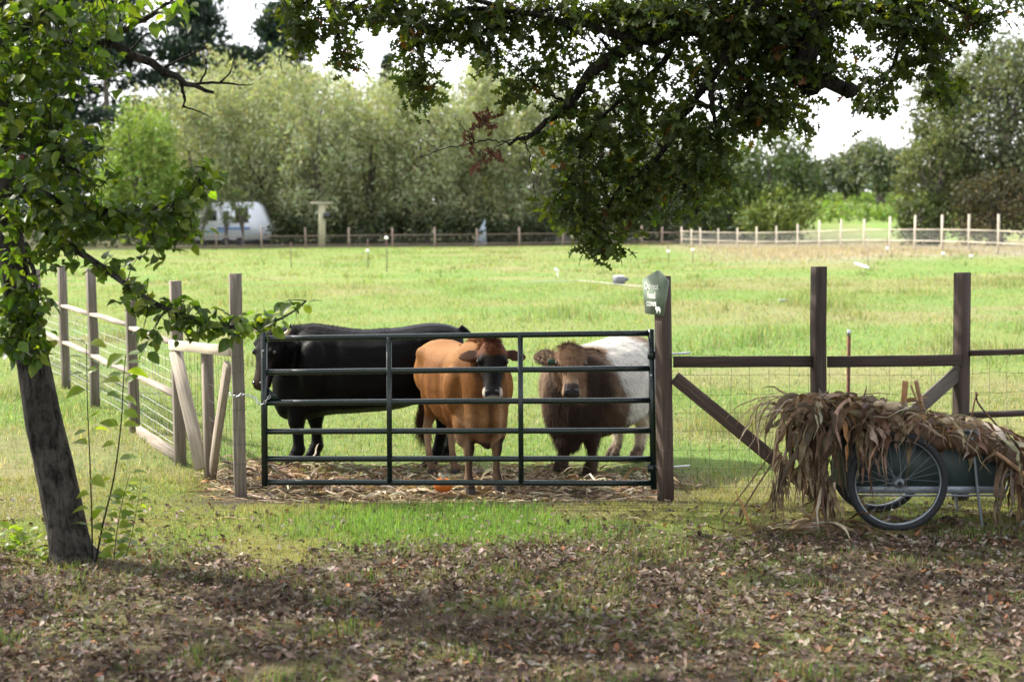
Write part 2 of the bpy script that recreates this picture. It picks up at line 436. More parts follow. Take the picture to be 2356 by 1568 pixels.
C = np.where(((brown > .5) & (r < .55))[:, None], straw * .75, C); C = np.where(((brown > .5) & (r > .55))[:, None], green * (.6 + .25 * tuft[:, None]), C)
C = np.where((rng.uniform(0, 1, n) < lushm * .85)[:, None], green * 1.15, C)
h = rng.uniform(.015, .05, n) + lushm * rng.uniform(0, .075, n) + (brown > .5) * tuft * rng.uniform(0, .07, n)
V, F, CC = blades(x, y, h, rng.uniform(.003, .0065, n), jitter(C), .55)
turf = mk('lawn_grass', V, F, M_GRASS, C=CC); tag(turf, 'short mown grass of the lawn in front of the gate', 'grass', kind='stuff')

# pasture
parts = []
for (n, y0, y1, hh, ww, sg) in ((108000, 11.9, 20, (.04, .13), (.004, .009), 2), (200000, 20, 48, (.06, .17), (.010, .022), 1), (150000, 48, 106, (.05, .13), (.03, .06), 1)):
    x, y = scat_xy(n, y0, y1, 1.5)
    n1 = fbm(x * 1.3, y * 1.3, 21)
    g = (1 - ss(12.4, 13.7, y + (n1 - .5) * 1.2)) * ss(-2.9, -2.3, x) * (1 - ss(1.2, 1.7, x))
    clump = fbm(x * .8, y * .45, 91)
    keep = (rng.uniform(0, 1, len(x)) > g * .95) & (rng.uniform(0, 1, len(x)) < .35 + ss(.3, .6, clump))
    x, y, clump = x[keep], y[keep], clump[keep]; n = len(x)
    C = gcol(x, y)
    r = rng.uniform(0, 1, n)
    C = np.where((r < .32)[:, None], np.array([.34, .31, .17]), C * 1.1)
    C = np.where((r > .75)[:, None], np.array([.13, .235, .05]), C)
    tall = ss(.62, .75, clump)
    h = rng.uniform(*hh, n) * (.7 + 1.5 * tall)
    C = C * (1 - .12 * tall[:, None])
    parts.append(blades(x, y, h, rng.uniform(*ww, n), jitter(C, .28), .95, sg))
V = np.concatenate([p[0] for p in parts]); CC = np.concatenate([p[2] for p in parts]); F = []; o = 0
for p in parts: F.append(p[1] + o); o += len(p[0])
pasture = mk('pasture_grass', V, np.concatenate(F), M_GRASS, C=CC)
tag(pasture, 'sunlit green pasture grass behind the gate', 'grass', kind='stuff')

# tall dry grass along the pale far fence
x = rng.uniform(5, 36, 45000); y = rng.uniform(56, 105, 45000)
keep = (rng.uniform(0, 1, 45000) < ss(7, 13, x - (y - 60) * .12) * ss(60, 68, y)) & (np.abs(x) < visible_x(y, 2))
x, y = x[keep], y[keep]; n = len(x)
C = jitter(np.tile(np.array([[.37, .315, .25]]), (n, 1)), .2)
V, F, CC = blades(x, y, rng.uniform(.10, .26, n), rng.uniform(.03, .06, n), C, .35, 1)
tag(mk('dry_grass', V, F, M_GRASS, C=CC), 'tall dry pinkish grass growing through the pale far fence', 'grass', kind='stuff')

# fallen oak leaves
def leaf_shape(prof, L=1.0, fold=0.25, curl=0.35, wave=0.0):
    """midrib of stations with half widths; returns verts, quads; x along, y across, z up"""
    V = []; m = len(prof)
    for i, (t, w) in enumerate(prof):
        z = -curl * t * t * .5
        V += [(t * L, -w, z + fold * w + wave * math.sin(i * 1.9)), (t * L, 0, z), (t * L, w, z + fold * w - wave * math.sin(i * 1.9 + 1))]
    F = []
    for i in range(m - 1):
        a = i * 3; F += [(a, a + 1, a + 4, a + 3), (a + 1, a + 2, a + 5, a + 4)]
    return np.array(V, float), np.array(F)
OAKP = [(0, .01), (.10, .012), (.2, .15), (.29, .05), (.43, .27), (.53, .07), (.68, .31), (.79, .09), (.92, .17), (1.0, .03)]
APPLEP = [(0, .008), (.16, .012), (.2, .10), (.36, .27), (.56, .31), (.78, .22), (.93, .09), (1.0, .004)]
OAK_LOW = [(0, .01), (.2, .13), (.32, .07), (.5, .25), (.62, .12), (.78, .25), (1.0, .05)]
LITP = [(0, .01), (.18, .12), (.34, .09), (.55, .26), (.75, .2), (1.0, .04)]
x, y = scat_xy(32000, 5.9, 10.6, .5)
n1 = fbm(x * 1.3, y * 1.3, 21); yb = 9.35 + .35 * ss(-1, 2, x) + .25 * ss(2, 4, x) + (n1 - .5) * 1.3
keep = rng.uniform(0, 1, len(x)) < np.clip((1 - ss(-.5, .6, y - yb)), .06, 1) * (.55 + .6 * ss(.35, .6, fbm(x * 2, y * 2, 13)))
x, y = x[keep], y[keep]
x2, y2 = scat_xy(1100, 9.4, 11.2, .5); x = np.concatenate([x, x2]); y = np.concatenate([y, y2]); n = len(x)
pal = np.array([[.13, .088, .062], [.10, .068, .05], [.19, .145, .11], [.27, .22, .18], [.07, .048, .04], [.22, .10, .045], [.29, .245, .205], [.15, .115, .092]])
C = jitter(pal[rng.choice(len(pal), n, p=[.18, .16, .20, .16, .10, .05, .07, .08])], .2)
D = randdir(n); D[:, 2] *= .25; Nn = np.stack([rng.normal(0, .45, n), rng.normal(0, .45, n), np.ones(n)], 1)
V = []; F = []; CC = []; o = 0
for k in range(4):
    sel = np.arange(n) % 4 == k
    v0, f0 = leaf_shape(LITP, 1, .2 + .25 * k, (-.7, .5, -.4, .9)[k], .05)
    v0 -= v0.mean(0)
    v, f, c = scatter(v0, f0, np.stack([x[sel], y[sel], H(x[sel], y[sel]) + rng.uniform(.008, .03, sel.sum())], 1), frames(D[sel], Nn[sel]), rng.uniform(.026, .072, sel.sum()), C[sel])
    V.append(v); F.append(f + o); CC.append(c); o += len(v)
tag(mk('leaf_litter', np.concatenate(V), np.concatenate(F), M_LITTER, C=np.concatenate(CC)), 'brown fallen oak leaves covering the shaded foreground', 'leaf litter', kind='stuff')
# ------------------------------------------------------------------ fences round the pasture
def part(parent, name, mat, *shapes, smooth=False):
    m = MB()
    for s in shapes: m.add(*s)
    return m.build(name, mat, parent, smooth)
def sh(VF, col=(.5, .5, .5)):
    return (VF[0], VF[1], col)
def post_at(parent, px, ptop, Y, w, ang, mat, zbase=None, col=(1, 1, 1), tilt=0.0, cx=None, name='post'):
    t = P(px, ptop, Y); z0 = float(H(t[0], t[1])) - .12 if zbase is None else zbase
    a = R(ang); up = (math.sin(a), -math.cos(a), 0)
    b = np.array([t[0] + tilt, t[1], z0])
    return part(parent, name, mat, beam(b, t, w, w, up, .004, .004, col, 4)), t
def wire_grid(parent, A, B, zs, step, mat, r=.0014, sag=.008, ztop=None):
    """welded mesh between two posts: level strands and uprights of one bay"""
    m = MB(); A = V3(A); B = V3(B); L = np.linalg.norm((B - A)[:2]); nseg = max(2, int(L / step))
    for z in zs:
        pts = [A + (B - A) * t for t in np.linspace(0, 1, nseg + 1)]
        q = np.array([[p[0], p[1], p[2] + z + rng.normal(0, sag)] for p in pts]); m.add(*tube(q, r, 3, False))
    for t in (np.arange(nseg) + .5) / nseg:
        p = A + (B - A) * t
        q = np.array([[p[0] + rng.normal(0, .006), p[1], p[2] + z] for z in (zs[0], (zs[0] + zs[-1]) / 2, zs[-1])]); m.add(*tube(q, r, 3, False))
    return m.build('wire_mesh', mat, parent)

# --- left fence: runs away to the left from the gate
LP = [(-3.02, 12.75, 646), (-3.95, 14.7, 637), (-4.95, 16.7, 616), (-5.92, 18.7, 610), (-6.93, 20.7, 618), (-7.93, 22.7, 612)]
lf = thing('paddock_fence', 'weathered grey timber post and rail fence with wire mesh running back behind the leaning tree', 'fence', (-2.3, 11.55, 0))
post_at(lf, 541, 629, 11.55, .098, 14, M_WOOD_OLD, col=(.95, .93, .9))
pp = []
for i, (X, Y, ty) in enumerate(LP):
    px = 1178 + X * FPX / Y
    o, t = post_at(lf, px, ty + (1 if i else 0), Y, .095, 24 + 4 * i, M_WOOD_OLD, col=(.9, .88, .85) if i == 0 else (.6, .57, .54))
    pp.append(np.array([t[0], t[1], float(H(t[0], t[1]))]))
for i in range(len(pp) - 1):
    a, b = pp[i], pp[i + 1]; d = unit((b - a) * [1, 1, 0]); nrm = np.array([d[1], -d[0], 0])
    side = -nrm * .0
    for z in (1.11, .62):
        part(lf, 'rail', M_WOOD_OLD, beam(a + d * .05 + side + [0, 0, z + rng.normal(0, .01)], b - d * .05 + side + [0, 0, z + rng.normal(0, .01)], .08, .036, (0, 0, 1), .004, .01, (1.9, 1.85, 1.8), 3))
    if i == 0:
        part(lf, 'rail', M_WOOD_OLD, beam(a + d * .05 + [0, 0, .05], b - d * .2 + [0, 0, .03], .05, .13, (0, 0, 1), .004, .0, (1.5, 1.45, 1.4), 2))
    wire_grid(lf, a + nrm * .05, b + nrm * .05, [.12 + .098 * k for k in range(10)], .16, M_WIRE, .0024, .0025)
A = P(541, 700, 11.55); A[2] = float(H(A[0], A[1])); B = pp[0]
d = unit((A - B) * [1, 1, 0]); nr = np.array([-abs(d[1]), -abs(d[0]), 0]); nr = unit(nr)
part(lf, 'rail', M_WOOD_PALE, beam(P(393, 793, 12.70), P(529, 807, 11.6), .040, .086, (0, 0, 1), .003, 0, (1.05, 1.02, .98), 3))
mid = (A * .52 + B * .48)
t_ = P(476, 813, 12.2); part(lf, 'post', M_WOOD_OLD, beam([t_[0], t_[1], -.1], t_, .085, .085, (.45, -.9, 0), .004, 0, (.95, .9, .85), 2))
part(lf, 'brace', M_WOOD_OLD, beam(P(404, 808, 12.62), P(463, 1078, 12.22), .045, .11, (-.8, .35, .4), .004, .004, (2.2, 2.15, 2.1), 3))
part(lf, 'brace', M_WOOD_OLD, beam(P(524, 838, 11.7), P(489, 1086, 12.14), .11, .05, (-.9, -.3, -.2), .004, .004, (1.6, 1.5, 1.4), 3))
wire_grid(lf, B + [0.05, -.05, 0], A + [-.04, .06, 0], [.1 + .15 * k for k in range(8)], .075, M_WIRE_DARK, .0015)

# --- right fence beside the gate
rf = thing('braced_fence', 'dark brown timber fence with a long diagonal brace between the gate and the cart', 'fence', (1.25, 11.18, 0))
o, gp = post_at(rf, 1524, 635, 11.18, .098, 32, M_WOOD_DARK, col=(1.7, 1.6, 1.5), tilt=.03)
post_at(rf, 1884, 613, 11.1, .095, 18, M_WOOD_DARK, col=(1.0, .95, .9)); post_at(rf, 2214, 627, 11.02, .095, 34, M_WOOD_DARK, col=(1.3, 1.25, 1.2), tilt=.02)
part(rf, 'rail', M_WOOD_DARK, beam(P(1549, 832, 11.16), P(1868, 831, 11.1), .04, .086, (0, 0, 1), .003, .002, (1, .95, .92), 3))
part(rf, 'rail', M_WOOD_DARK, beam(P(1903, 832, 11.1), P(2212, 828, 10.96), .04, .086, (0, 0, 1), .003, .002, (1, .97, .95), 3))
part(rf, 'brace', M_WOOD_DARK, beam(P(1552, 868, 11.16), P(1868, 1128, 11.09), .04, .105, (0, 0, 1), .004, .003, (1.55, 1.4, 1.3), 3))
part(rf, 'brace', M_WOOD_OLD, beam(P(2206, 855, 11.), P(1905, 1118, 11.08), .04, .105, (0, 0, 1), .004, .003, (.55, .55, .58), 3))
e0 = P(2228, 812, 11.02); e1 = e0 + np.array([2.4, .55, -.01])
part(rf, 'rail', M_WOOD_DARK, beam(e0, e1, .086, .038, (0, 0, 1), .003, 0, (1.1, 1.05, 1), 3))
e0b = P(2230, 955, 11.02); part(rf, 'rail', M_WOOD_DARK, beam(e0b, e0b + np.array([2.4, .55, 0]), .086, .038, (0, 0, 1), .003, 0, (1.1, 1.05, 1), 3))
q0 = np.array([gp[0], 11.24, -.02]); q1 = np.array(P(1884, 900, 11.17)); q1[2] = -.02; q2 = np.array(P(2214, 900, 11.08)); q2[2] = -.02
wire_grid(rf, q0, q1, [.1 + .15 * k for k in range(8)], .15, M_WIRE_DARK, .0016, .006)
wire_grid(rf, q1, q2, [.1 + .15 * k for k in range(8)], .15, M_WIRE_DARK, .0016, .006)
wire_grid(rf, q2, q2 + [2.3, .55, 0], [.1 + .15 * k for k in range(8)], .15, M_WIRE_DARK, .0016, .006)
for zz in (.25, .4, .55, .7, .85, 1.0, 1.13):           # wire ends wrapped round the gate posts
    for (c, w, an) in ((gp, .104, 32), (P(541, 629, 11.55), .104, 14)):
        a = R(an); x = np.array([math.cos(a), math.sin(a), 0]) * w / 2; y = np.array([-math.sin(a), math.cos(a), 0]) * w / 2
        cc = np.array([c[0] + (.03 * (1 - (zz - -.1) / 1.9) if c is gp else 0), c[1], zz + rng.normal(0, .01)])
        q = np.array([cc - x - y, cc + x - y + [0, 0, rng.normal(0, .006)], cc + x + y, cc - x + y, cc - x - y])
        part(rf if c is gp else lf, 'wire_wrap', M_WIRE_DARK, sh(tube(q, .0017, 3, False)))
ts = thing('steel_stake', 'rusty steel stake standing behind the rail of the dark fence', 'stake', P(1952, 1000, 11.5))
part(ts, 'shaft', M_RUST, beam(np.array([*P(1952, 900, 11.5)[:2], -.2]), P(1953, 772, 11.5), .026, .02, (.3, -1, 0), .002))
part(ts, 'tip', M_STEEL, beam(P(1953, 772, 11.5), P(1953, 758, 11.5), .026, .02, (.3, -1, 0), .002))

# ------------------------------------------------------------------ gate
gate = thing('field_gate', 'dark green tubular steel farm gate with six bars', 'gate', P(607, 1117, 11.42))
YL, YR = 11.42, 11.24
bl = [778.6, 856, 926, 992, 1054.6, 1108.7]; br = [766, 847, 920, 990, 1055, 1110.5]
def gpnt(px, k):
    t = (px - 607) / 893; return P(px, bl[k] + (br[k] - bl[k]) * t, YL + (YR - YL) * t)
def gcl(px, y):
    return P(px, y, YL + (YR - YL) * (px - 607) / 893)
for k in range(6):
    pts = np.array([gpnt(px, k) for px in np.linspace(609, 1499, 9)]); pts[1:-1, 2] += rng.normal(0, .001, 7)
    part(gate, 'bar', M_GATE, sh(tube(pts, .0235, 14)), smooth=True)
part(gate, 'upright', M_GATE, sh(tube(np.array([gcl(607, 763), gcl(608, 940), gcl(609.5, 1117)]), .0265, 14)), smooth=True)
part(gate, 'upright', M_GATE, sh(tube(np.array([gcl(1498, 757), gcl(1501, 940), gcl(1504.5, 1124)]), .0265, 14)), smooth=True)
for px in (895, 1197):
    a = gpnt(px, 0); b = gpnt(px + 2, 5); off = np.array([0, -.012, 0])
    part(gate, 'upright', M_GATE, beam(a + off, b + off, .042, .030, (0, -1, 0), .008, 0, (.5,) * 3, 2))
g0, g1, g2 = gpnt(612, 2) + [0, -.004, .02], gpnt(648, 2) + [0, -.004, .02], gcl(613, 888)
V = np.array([g0, g1, g2] + [p + np.array([0, .008, 0]) for p in (g0, g1, g2)])
part(gate, 'gusset', M_GATE, sh((V, [(0, 1, 2), (5, 4, 3), (0, 3, 4, 1), (1, 4, 5, 2), (2, 5, 3, 0)])))
for (px, py) in ((606, 806), (1497.5, 862)):
    c = gcl(px, py) + [0, -.027, 0]; part(gate, 'bolt_head', M_STEEL, sh(lathe([(.0, -.004), (.008, -.004), (.010, 0), (.010, .004)], 10, c, 'Y')))
for (py, pr) in ((868 - 52, 812), (1076, 1072)):
    c = gcl(1500, py)
    part(gate, 'hinge_collar', M_GATE, sh(lathe([(.028, -.03), (.036, -.03), (.036, .03), (.028, .03)], 16, c)), smooth=False)
    hb = P(1512, py, 11.2)
    part(gate, 'hinge_arm', M_GATE, beam(c + [.03, 0, 0], hb + [.01, 0, 0], .03, .035, (0, 0, 1), .004))
    nut = part(gate, 'hinge_nut', M_STEEL, sh(lathe([(.0, -.012), (.022, -.012), (.022, .012), (.0, .012)], 6, hb + [.02, -.002, 0], 'X')))
    part(gate, 'hinge_bolt', M_STEEL, sh(tube(np.array([hb, P(1549, (py + pr) / 2, 11.2), P(1588, pr - 1, 11.2)]), .0095, 10)))

# chain that ties the gate to its post
chp = smooth_path(np.array([P(527, 904, 11.48), P(534, 909, 11.46), P(545, 911, 11.455), P(558, 907, 11.46), P(573, 910, 11.46), P(585, 914, 11.44), P(595, 927, 11.4), P(605, 929, 11.37), P(613, 920, 11.36), P(621, 911, 11.37)]), 200)
ch = thing('chain', 'galvanised steel chain tying the gate to its grey post', 'chain', chp[0])
seglen = np.concatenate([[0], np.cumsum(np.linalg.norm(np.diff(chp, axis=0), axis=1))]); nl = 17
for i in range(nl):
    s = seglen[-1] * (i + .5) / nl; j = min(np.searchsorted(seglen, s), 198); d = unit(chp[j + 1] - chp[j - 1]); x, y, _ = frame(d)
    a = x if i % 2 else y; L = seglen[-1] / nl * .62
    q = np.array([chp[j] + d * (L * math.cos(t) * (1.0)) + a * (.0095 * math.sin(t)) for t in np.linspace(0, 2 * math.pi, 15)])
    part(ch, 'link', M_STEEL, sh(tube(q, .003, 6, False)), smooth=True)

# ------------------------------------------------------------------ sign
M_SIGN = mat_plain('green sign paint', (0.17, 0.225, 0.16), 0.6, 0, .25, 14)
al = R(32.5); nlv = np.array([-math.cos(al), -math.sin(al), 0]); ev = np.array([math.sin(al), -math.cos(al), 0])
s0 = np.array([gp[0], gp[1], 0]) + nlv * (.049 + .002)
z0 = P(1519, 724, 11.16)[2]
pent = [(-.165, z0 + .275), (.03, z0 + .352), (.150, z0 + .272), (.085, z0 - .002), (-.125, z0 + .006)]
sg = thing('warning_sign', 'five-sided green wooden sign reading Do not feed cows on the gate post', 'sign', (s0 + [0, 0, z0]).tolist())
def on(e, z, d): return s0 + ev * e + nlv * d + np.array([0, 0, z])
V = np.array([on(e, z, .022) for e, z in pent] + [on(e, z, 0) for e, z in pent])
part(sg, 'board', M_SIGN, sh((V, [(0, 1, 2, 3, 4)[::-1], (5, 6, 7, 8, 9)] + [(i, (i + 1) % 5, 5 + (i + 1) % 5, 5 + i) for i in range(5)])))
M_PAINT = mat_plain('white paint', (0.75, 0.76, 0.72), 0.6, 0, .1, 40)
def text_part(parent, body, e, z, h, wscale):
    cu = bpy.data.curves.new('lettering', 'FONT'); cu.body = body; cu.size = h; cu.align_x = 'CENTER'; cu.extrude = .0008; cu.offset = .0018
    o = bpy.data.objects.new('t', cu); COL.objects.link(o); bpy.context.view_layer.update()
    me = bpy.data.meshes.new_from_object(o.evaluated_get(bpy.context.evaluated_depsgraph_get())); bpy.data.objects.remove(o)
    n = len(me.vertices); v = np.zeros(n * 3); me.vertices.foreach_get('co', v); v = v.reshape(-1, 3)
    W = s0 + np.outer(v[:, 0] * wscale + e, ev) + np.outer(v[:, 2] + .0235, nlv); W[:, 2] += v[:, 1] + z
    me.vertices.foreach_set('co', W.astype(np.float32).ravel()); me.update(); me.materials.clear()
    return link('lettering', me, M_PAINT, parent)
text_part(sg, 'Do not', -.045, z0 + .200, .076, .78); text_part(sg, 'feed', -.045, z0 + .130, .076, .78); text_part(sg, 'cows', -.045, z0 + .068, .076, .78)
cowp = [(0, .03), (.012, .036), (.05, .036), (.062, .031), (.068, .020), (.066, .004), (.058, 0), (.056, .014), (.030, .014), (.028, 0), (.018, 0), (.017, .012), (.010, .018), (.002, .020)]
V = np.array([on(.005 + e * .95, z0 + .018 + z * 1.35, .0240) for e, z in cowp])
part(sg, 'cow_emblem', M_PAINT, sh((V, [tuple(range(len(cowp)))])))
# ------------------------------------------------------------------ cattle
def loft(rings, n=20, caps=True):
    """rings: list of (n,3) point arrays"""
    V = np.concatenate(rings); m = len(rings)
    F = [(i * n + k, i * n + (k + 1) % n, (i + 1) * n + (k + 1) % n, (i + 1) * n + k) for i in range(m - 1) for k in range(n)]
    if caps:
        V = np.concatenate([V, [rings[0].mean(0)], [rings[-1].mean(0)]])
        F += [(m * n, (k + 1) % n, k) for k in range(n)] + [(m * n + 1, (m - 1) * n + k, (m - 1) * n + (k + 1) % n) for k in range(n)]
    return V, F
ANG = np.arange(20) * 2 * math.pi / 20
def ring(c, a, b1, b2, p=1.0):
    """c centre, a half vector sideways, b1 up vector, b2 down vector"""
    co, si = np.cos(ANG), np.sin(ANG)
    co = np.sign(co) * np.abs(co) ** p; si = np.sign(si) * np.abs(si) ** p
    return V3(c) + co[:, None] * V3(a) + np.where(si > 0, si, 0)[:, None] * V3(b1) + np.where(si < 0, -si, 0)[:, None] * V3(b2)
def interp_rows(rows, m):
    rows = np.array(rows, float); return smooth_path(rows, m)
def vnormals(V, F):
    N_ = np.zeros_like(V); a = V[F[:, 1]] - V[F[:, 0]]; b = V[F[:, 2]] - V[F[:, 0]]; fn = np.cross(a, b)
    for k in range(F.shape[1]): np.add.at(N_, F[:, k], fn)
    return N_ / np.maximum(1e-9, np.linalg.norm(N_, axis=1))[:, None]
def n3(V, s, sd=0):
    return (vnoise(V[:, 0] * s + V[:, 2] * s * .7, V[:, 1] * s - V[:, 2] * s * .6, sd) + vnoise(V[:, 1] * s + 31, V[:, 2] * s, sd + 5)) / 2
HEADR = [(-.04, .045, .04, .04), (-.01, .08, .07, .075), (.05, .105, .09, .11), (.13, .118, .098, .14), (.20, .106, .095, .15), (.28, .080, .085, .128), (.35, .068, .076, .092), (.41, .076, .070, .074), (.455, .078, .062, .066), (.485, .062, .045, .05), (.498, .035, .022, .03)]
def make_cow(name, label, S):
    f = unit(np.array([*S['f'], 0.0])); l = np.array([-f[1], f[0], 0]); up = np.array([0, 0, 1.0]); loc = np.array([S['loc'][0], S['loc'][1], S['z']])
    zs = S.get('zs', 1.0)
    def W(x, y, z): return loc + f * x + l * y + up * z * zs
    m = MB()
    # trunk
    rows = interp_rows(S['torso'], 30)
    m.add(*loft([ring(W(x, 0, zb + (zt - zb) * .52), l * hw, up * (zt - zb) * .48 * zs, -up * (zt - zb) * .52 * zs, .86) for x, zt, zb, hw in rows]))
    # neck
    u, w = unit(S['u']), None
    v = unit(S['v']); v = unit(v - u * np.dot(v, u)); w = unit(np.cross(u, v)); w = w if np.dot(w, S['face']) > 0 else -w
    hp = V3(S['poll']); hs = S['hs']
    nk = [W(*S['neck'][0]), W(*S['neck'][1]), hp + u * .13 * hs - w * .055 * hs]
    pth = smooth_path(np.array(nk), 10); rr = interp_rows([S['neckr'][0], S['neckr'][1], (.095 * hs, .12 * hs)], 10)
    T = np.gradient(pth, axis=0); R_ = []
    for i in range(10):
        t = unit(T[i]); side = unit(np.cross(up, t)) if i < 7 else unit(v * (1 if np.dot(v, np.cross(up, t)) > 0 else -1)); upn = np.cross(t, side)
        R_.append(ring(pth[i], side * rr[i][0], upn * rr[i][1], -upn * rr[i][1], .95))
    m.add(*loft(R_))
    # head
    hr = interp_rows([(a, b * S.get('hw', 1), c, d) for a, b, c, d in HEADR], 26)
    m.add(*loft([ring(hp + u * q[0] * hs, v * q[1] * hs, w * q[2] * hs, -w * q[3] * hs, .9) for q in hr]))
    for sgn in (-1, 1):     # brow, ear
        c = hp + (u * .165 + v * sgn * .085 + w * .05) * hs; m.add(*loft([ring(c + v * sgn * t * .035 * hs, u * .045 * hs * math.sqrt(1 - t * t * .95), w * .04 * hs * math.sqrt(1 - t * t * .95), -w * .05 * hs * math.sqrt(1 - t * t * .95)) for t in np.linspace(-1, 1, 7)]))
        e0 = hp + (u * S.get('earu', .06) + v * sgn * .075 - w * .02) * hs
        ed = unit(v * sgn + up * S.get('earup', -.12) - w * .25); en = unit(w - ed * np.dot(w, ed)); es = np.cross(ed, en)
        ew_ = S.get('earw', 1.0); er = interp_rows([(0, .03, .022), (.05, .042, .02), (.11, .064, .016), (.17, .058, .014), (.215, .032, .012), (.235, .01, .008)], 12) * S.get('ear', 1)
        m.add(*loft([ring(e0 + ed * q[0], es * q[1] * ew_, en * q[2] * .55, -en * q[2]) for q in er]))
    # legs
    for (hx, hy, kind) in S['legs']:
        base = W(hx, hy, 0); zg = float(H(base[0], base[1])) - loc[2] + .004; sgn = 1 if hy > 0 else -1; k = S['legk']; t = S['legt']
        if kind == 'f':
            L = [(-.02, S['lin'], 1.0, .13, .10), (.00, S['lin'] * .6, .78, .125, .10), (.005, .01, .60, .085, .075), (.01, 0, .47, .06, .058), (.018, 0, .385, .053, .055), (.01, 0, .30, .037, .036), (.005, 0, .19, .035, .034), (.01, 0, .135, .045, .046), (.03, 0, .085, .043, .044)]
        else:
            L = [(.16, S['lin'], 1.0, .20, .11), (.12, S['lin'] * .8, .80, .185, .12), (.06, .02, .64, .12, .09), (-.03, .005, .51, .068, .055), (-.075, 0, .43, .052, .045), (-.06, 0, .33, .040, .037), (-.03, 0, .19, .037, .035), (-.01, 0, .135, .045, .046), (.02, 0, .085, .043, .044)]
        rr = interp_rows([(hx + a, hy - sgn * b, zg + c * k, (d if i < 2 else d * t), (e if i < 2 else e * t)) for i, (a, b, c, d, e) in enumerate(L)], 26)
        m.add(*loft([ring(W(a, b, c), l * e, f * d, -f * d, .95) for a, b, c, d, e in rr]))
        for tw in (-1, 1):   # two claws
            m.add(*loft([ring(W(hx + .035 + s * .03, hy + tw * .024 * t, zg + zz), l * .023 * t * q, f * (.055 - s * .01) * q * t, -f * .045 * q * t) for s, zz, q in ((0, .10, .7), (.2, .07, .95), (.5, .035, 1.08), (.8, .0, 1.18))]))
    # tail
    tp = smooth_path(np.array([W(*q) for q in S['tail']]), 16)
    m.add(*tube(tp, np.linspace(.032, .016, 16), 8))
    for (c, r) in S.get('lumps', []):
        cc = W(*c); r = np.array(r); m.add(*loft([ring(cc + f * t * r[0], l * r[1] * math.sqrt(1.0001 - t * t), up * r[2] * math.sqrt(1.0001 - t * t), -up * r[2] * math.sqrt(1.0001 - t * t)) for t in np.linspace(-.98, .98, 9)]))
    tmp = m.build('tmp', None)
    md = tmp.modifiers.new('r', 'REMESH'); md.mode = 'VOXEL'; md.voxel_size = .0125
    md2 = tmp.modifiers.new('s', 'SMOOTH'); md2.factor = .5; md2.iterations = S.get('sm', 5)
    bpy.context.view_layer.update()
    me = bpy.data.meshes.new_from_object(tmp.evaluated_get(bpy.context.evaluated_depsgraph_get())); bpy.data.objects.remove(tmp)
    n = len(me.vertices); V = np.zeros(n * 3, np.float32); me.vertices.foreach_get('co', V); V = V.reshape(-1, 3).astype(float)
    nl_ = len(me.loops); li = np.zeros(nl_, np.int32); me.loops.foreach_get('vertex_index', li); F = li.reshape(-1, 4)
    bpy.data.meshes.remove(me)
    Nn = vnormals(V, F)
    Lc = np.stack([(V - loc) @ f, (V - loc) @ l, (V[:, 2] - loc[2]) / zs], 1)
    Hc = np.stack([(V - hp) @ u, (V - hp) @ v, (V - hp) @ w], 1) / hs
    V = V + Nn * S['disp'](Lc, Hc)[:, None]
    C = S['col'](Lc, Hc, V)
    root = thing(name, label, 'cow', loc)
    body = mk('body', V, F, S['mat'], root, C, True)
    # eyes
    for sgn in (-1, 1):
        es_ = S.get('eye', 1.0); c = hp + (u * .178 + v * sgn * (.110 if es_ == 1 else .116) * S.get('hw', 1) + w * (.058 if es_ == 1 else .068)) * hs
        part(root, 'eye', M_EYE, sh(loft([ring(c + v * sgn * t * .014 * es_ * hs, u * .021 * es_ * hs * math.sqrt(1.0001 - t * t), w * .021 * es_ * hs * math.sqrt(1.0001 - t * t), -w * .021 * es_ * hs * math.sqrt(1.0001 - t * t)) for t in np.linspace(-.98, .98, 7)])), smooth=True)
        c = hp + (u * .452 + v * sgn * .040 + w * .061) * hs
        part(root, 'nostril', M_EYE, sh(loft([ring(c + w * t * .004 * hs, unit(v + u * .4 * sgn) * .019 * hs * q, unit(u - v * .4 * sgn) * .014 * hs * q, -unit(u - v * .4 * sgn) * .014 * hs * q) for t, q in ((-1, 1), (1, .8))])))
    return dict(root=root, V=V, F=F, N=Nn, L=Lc, H=Hc, C=C, f=f, l=l, hp=hp, u=u, v=v, w=w, W=W, hs=hs, tail=tp)
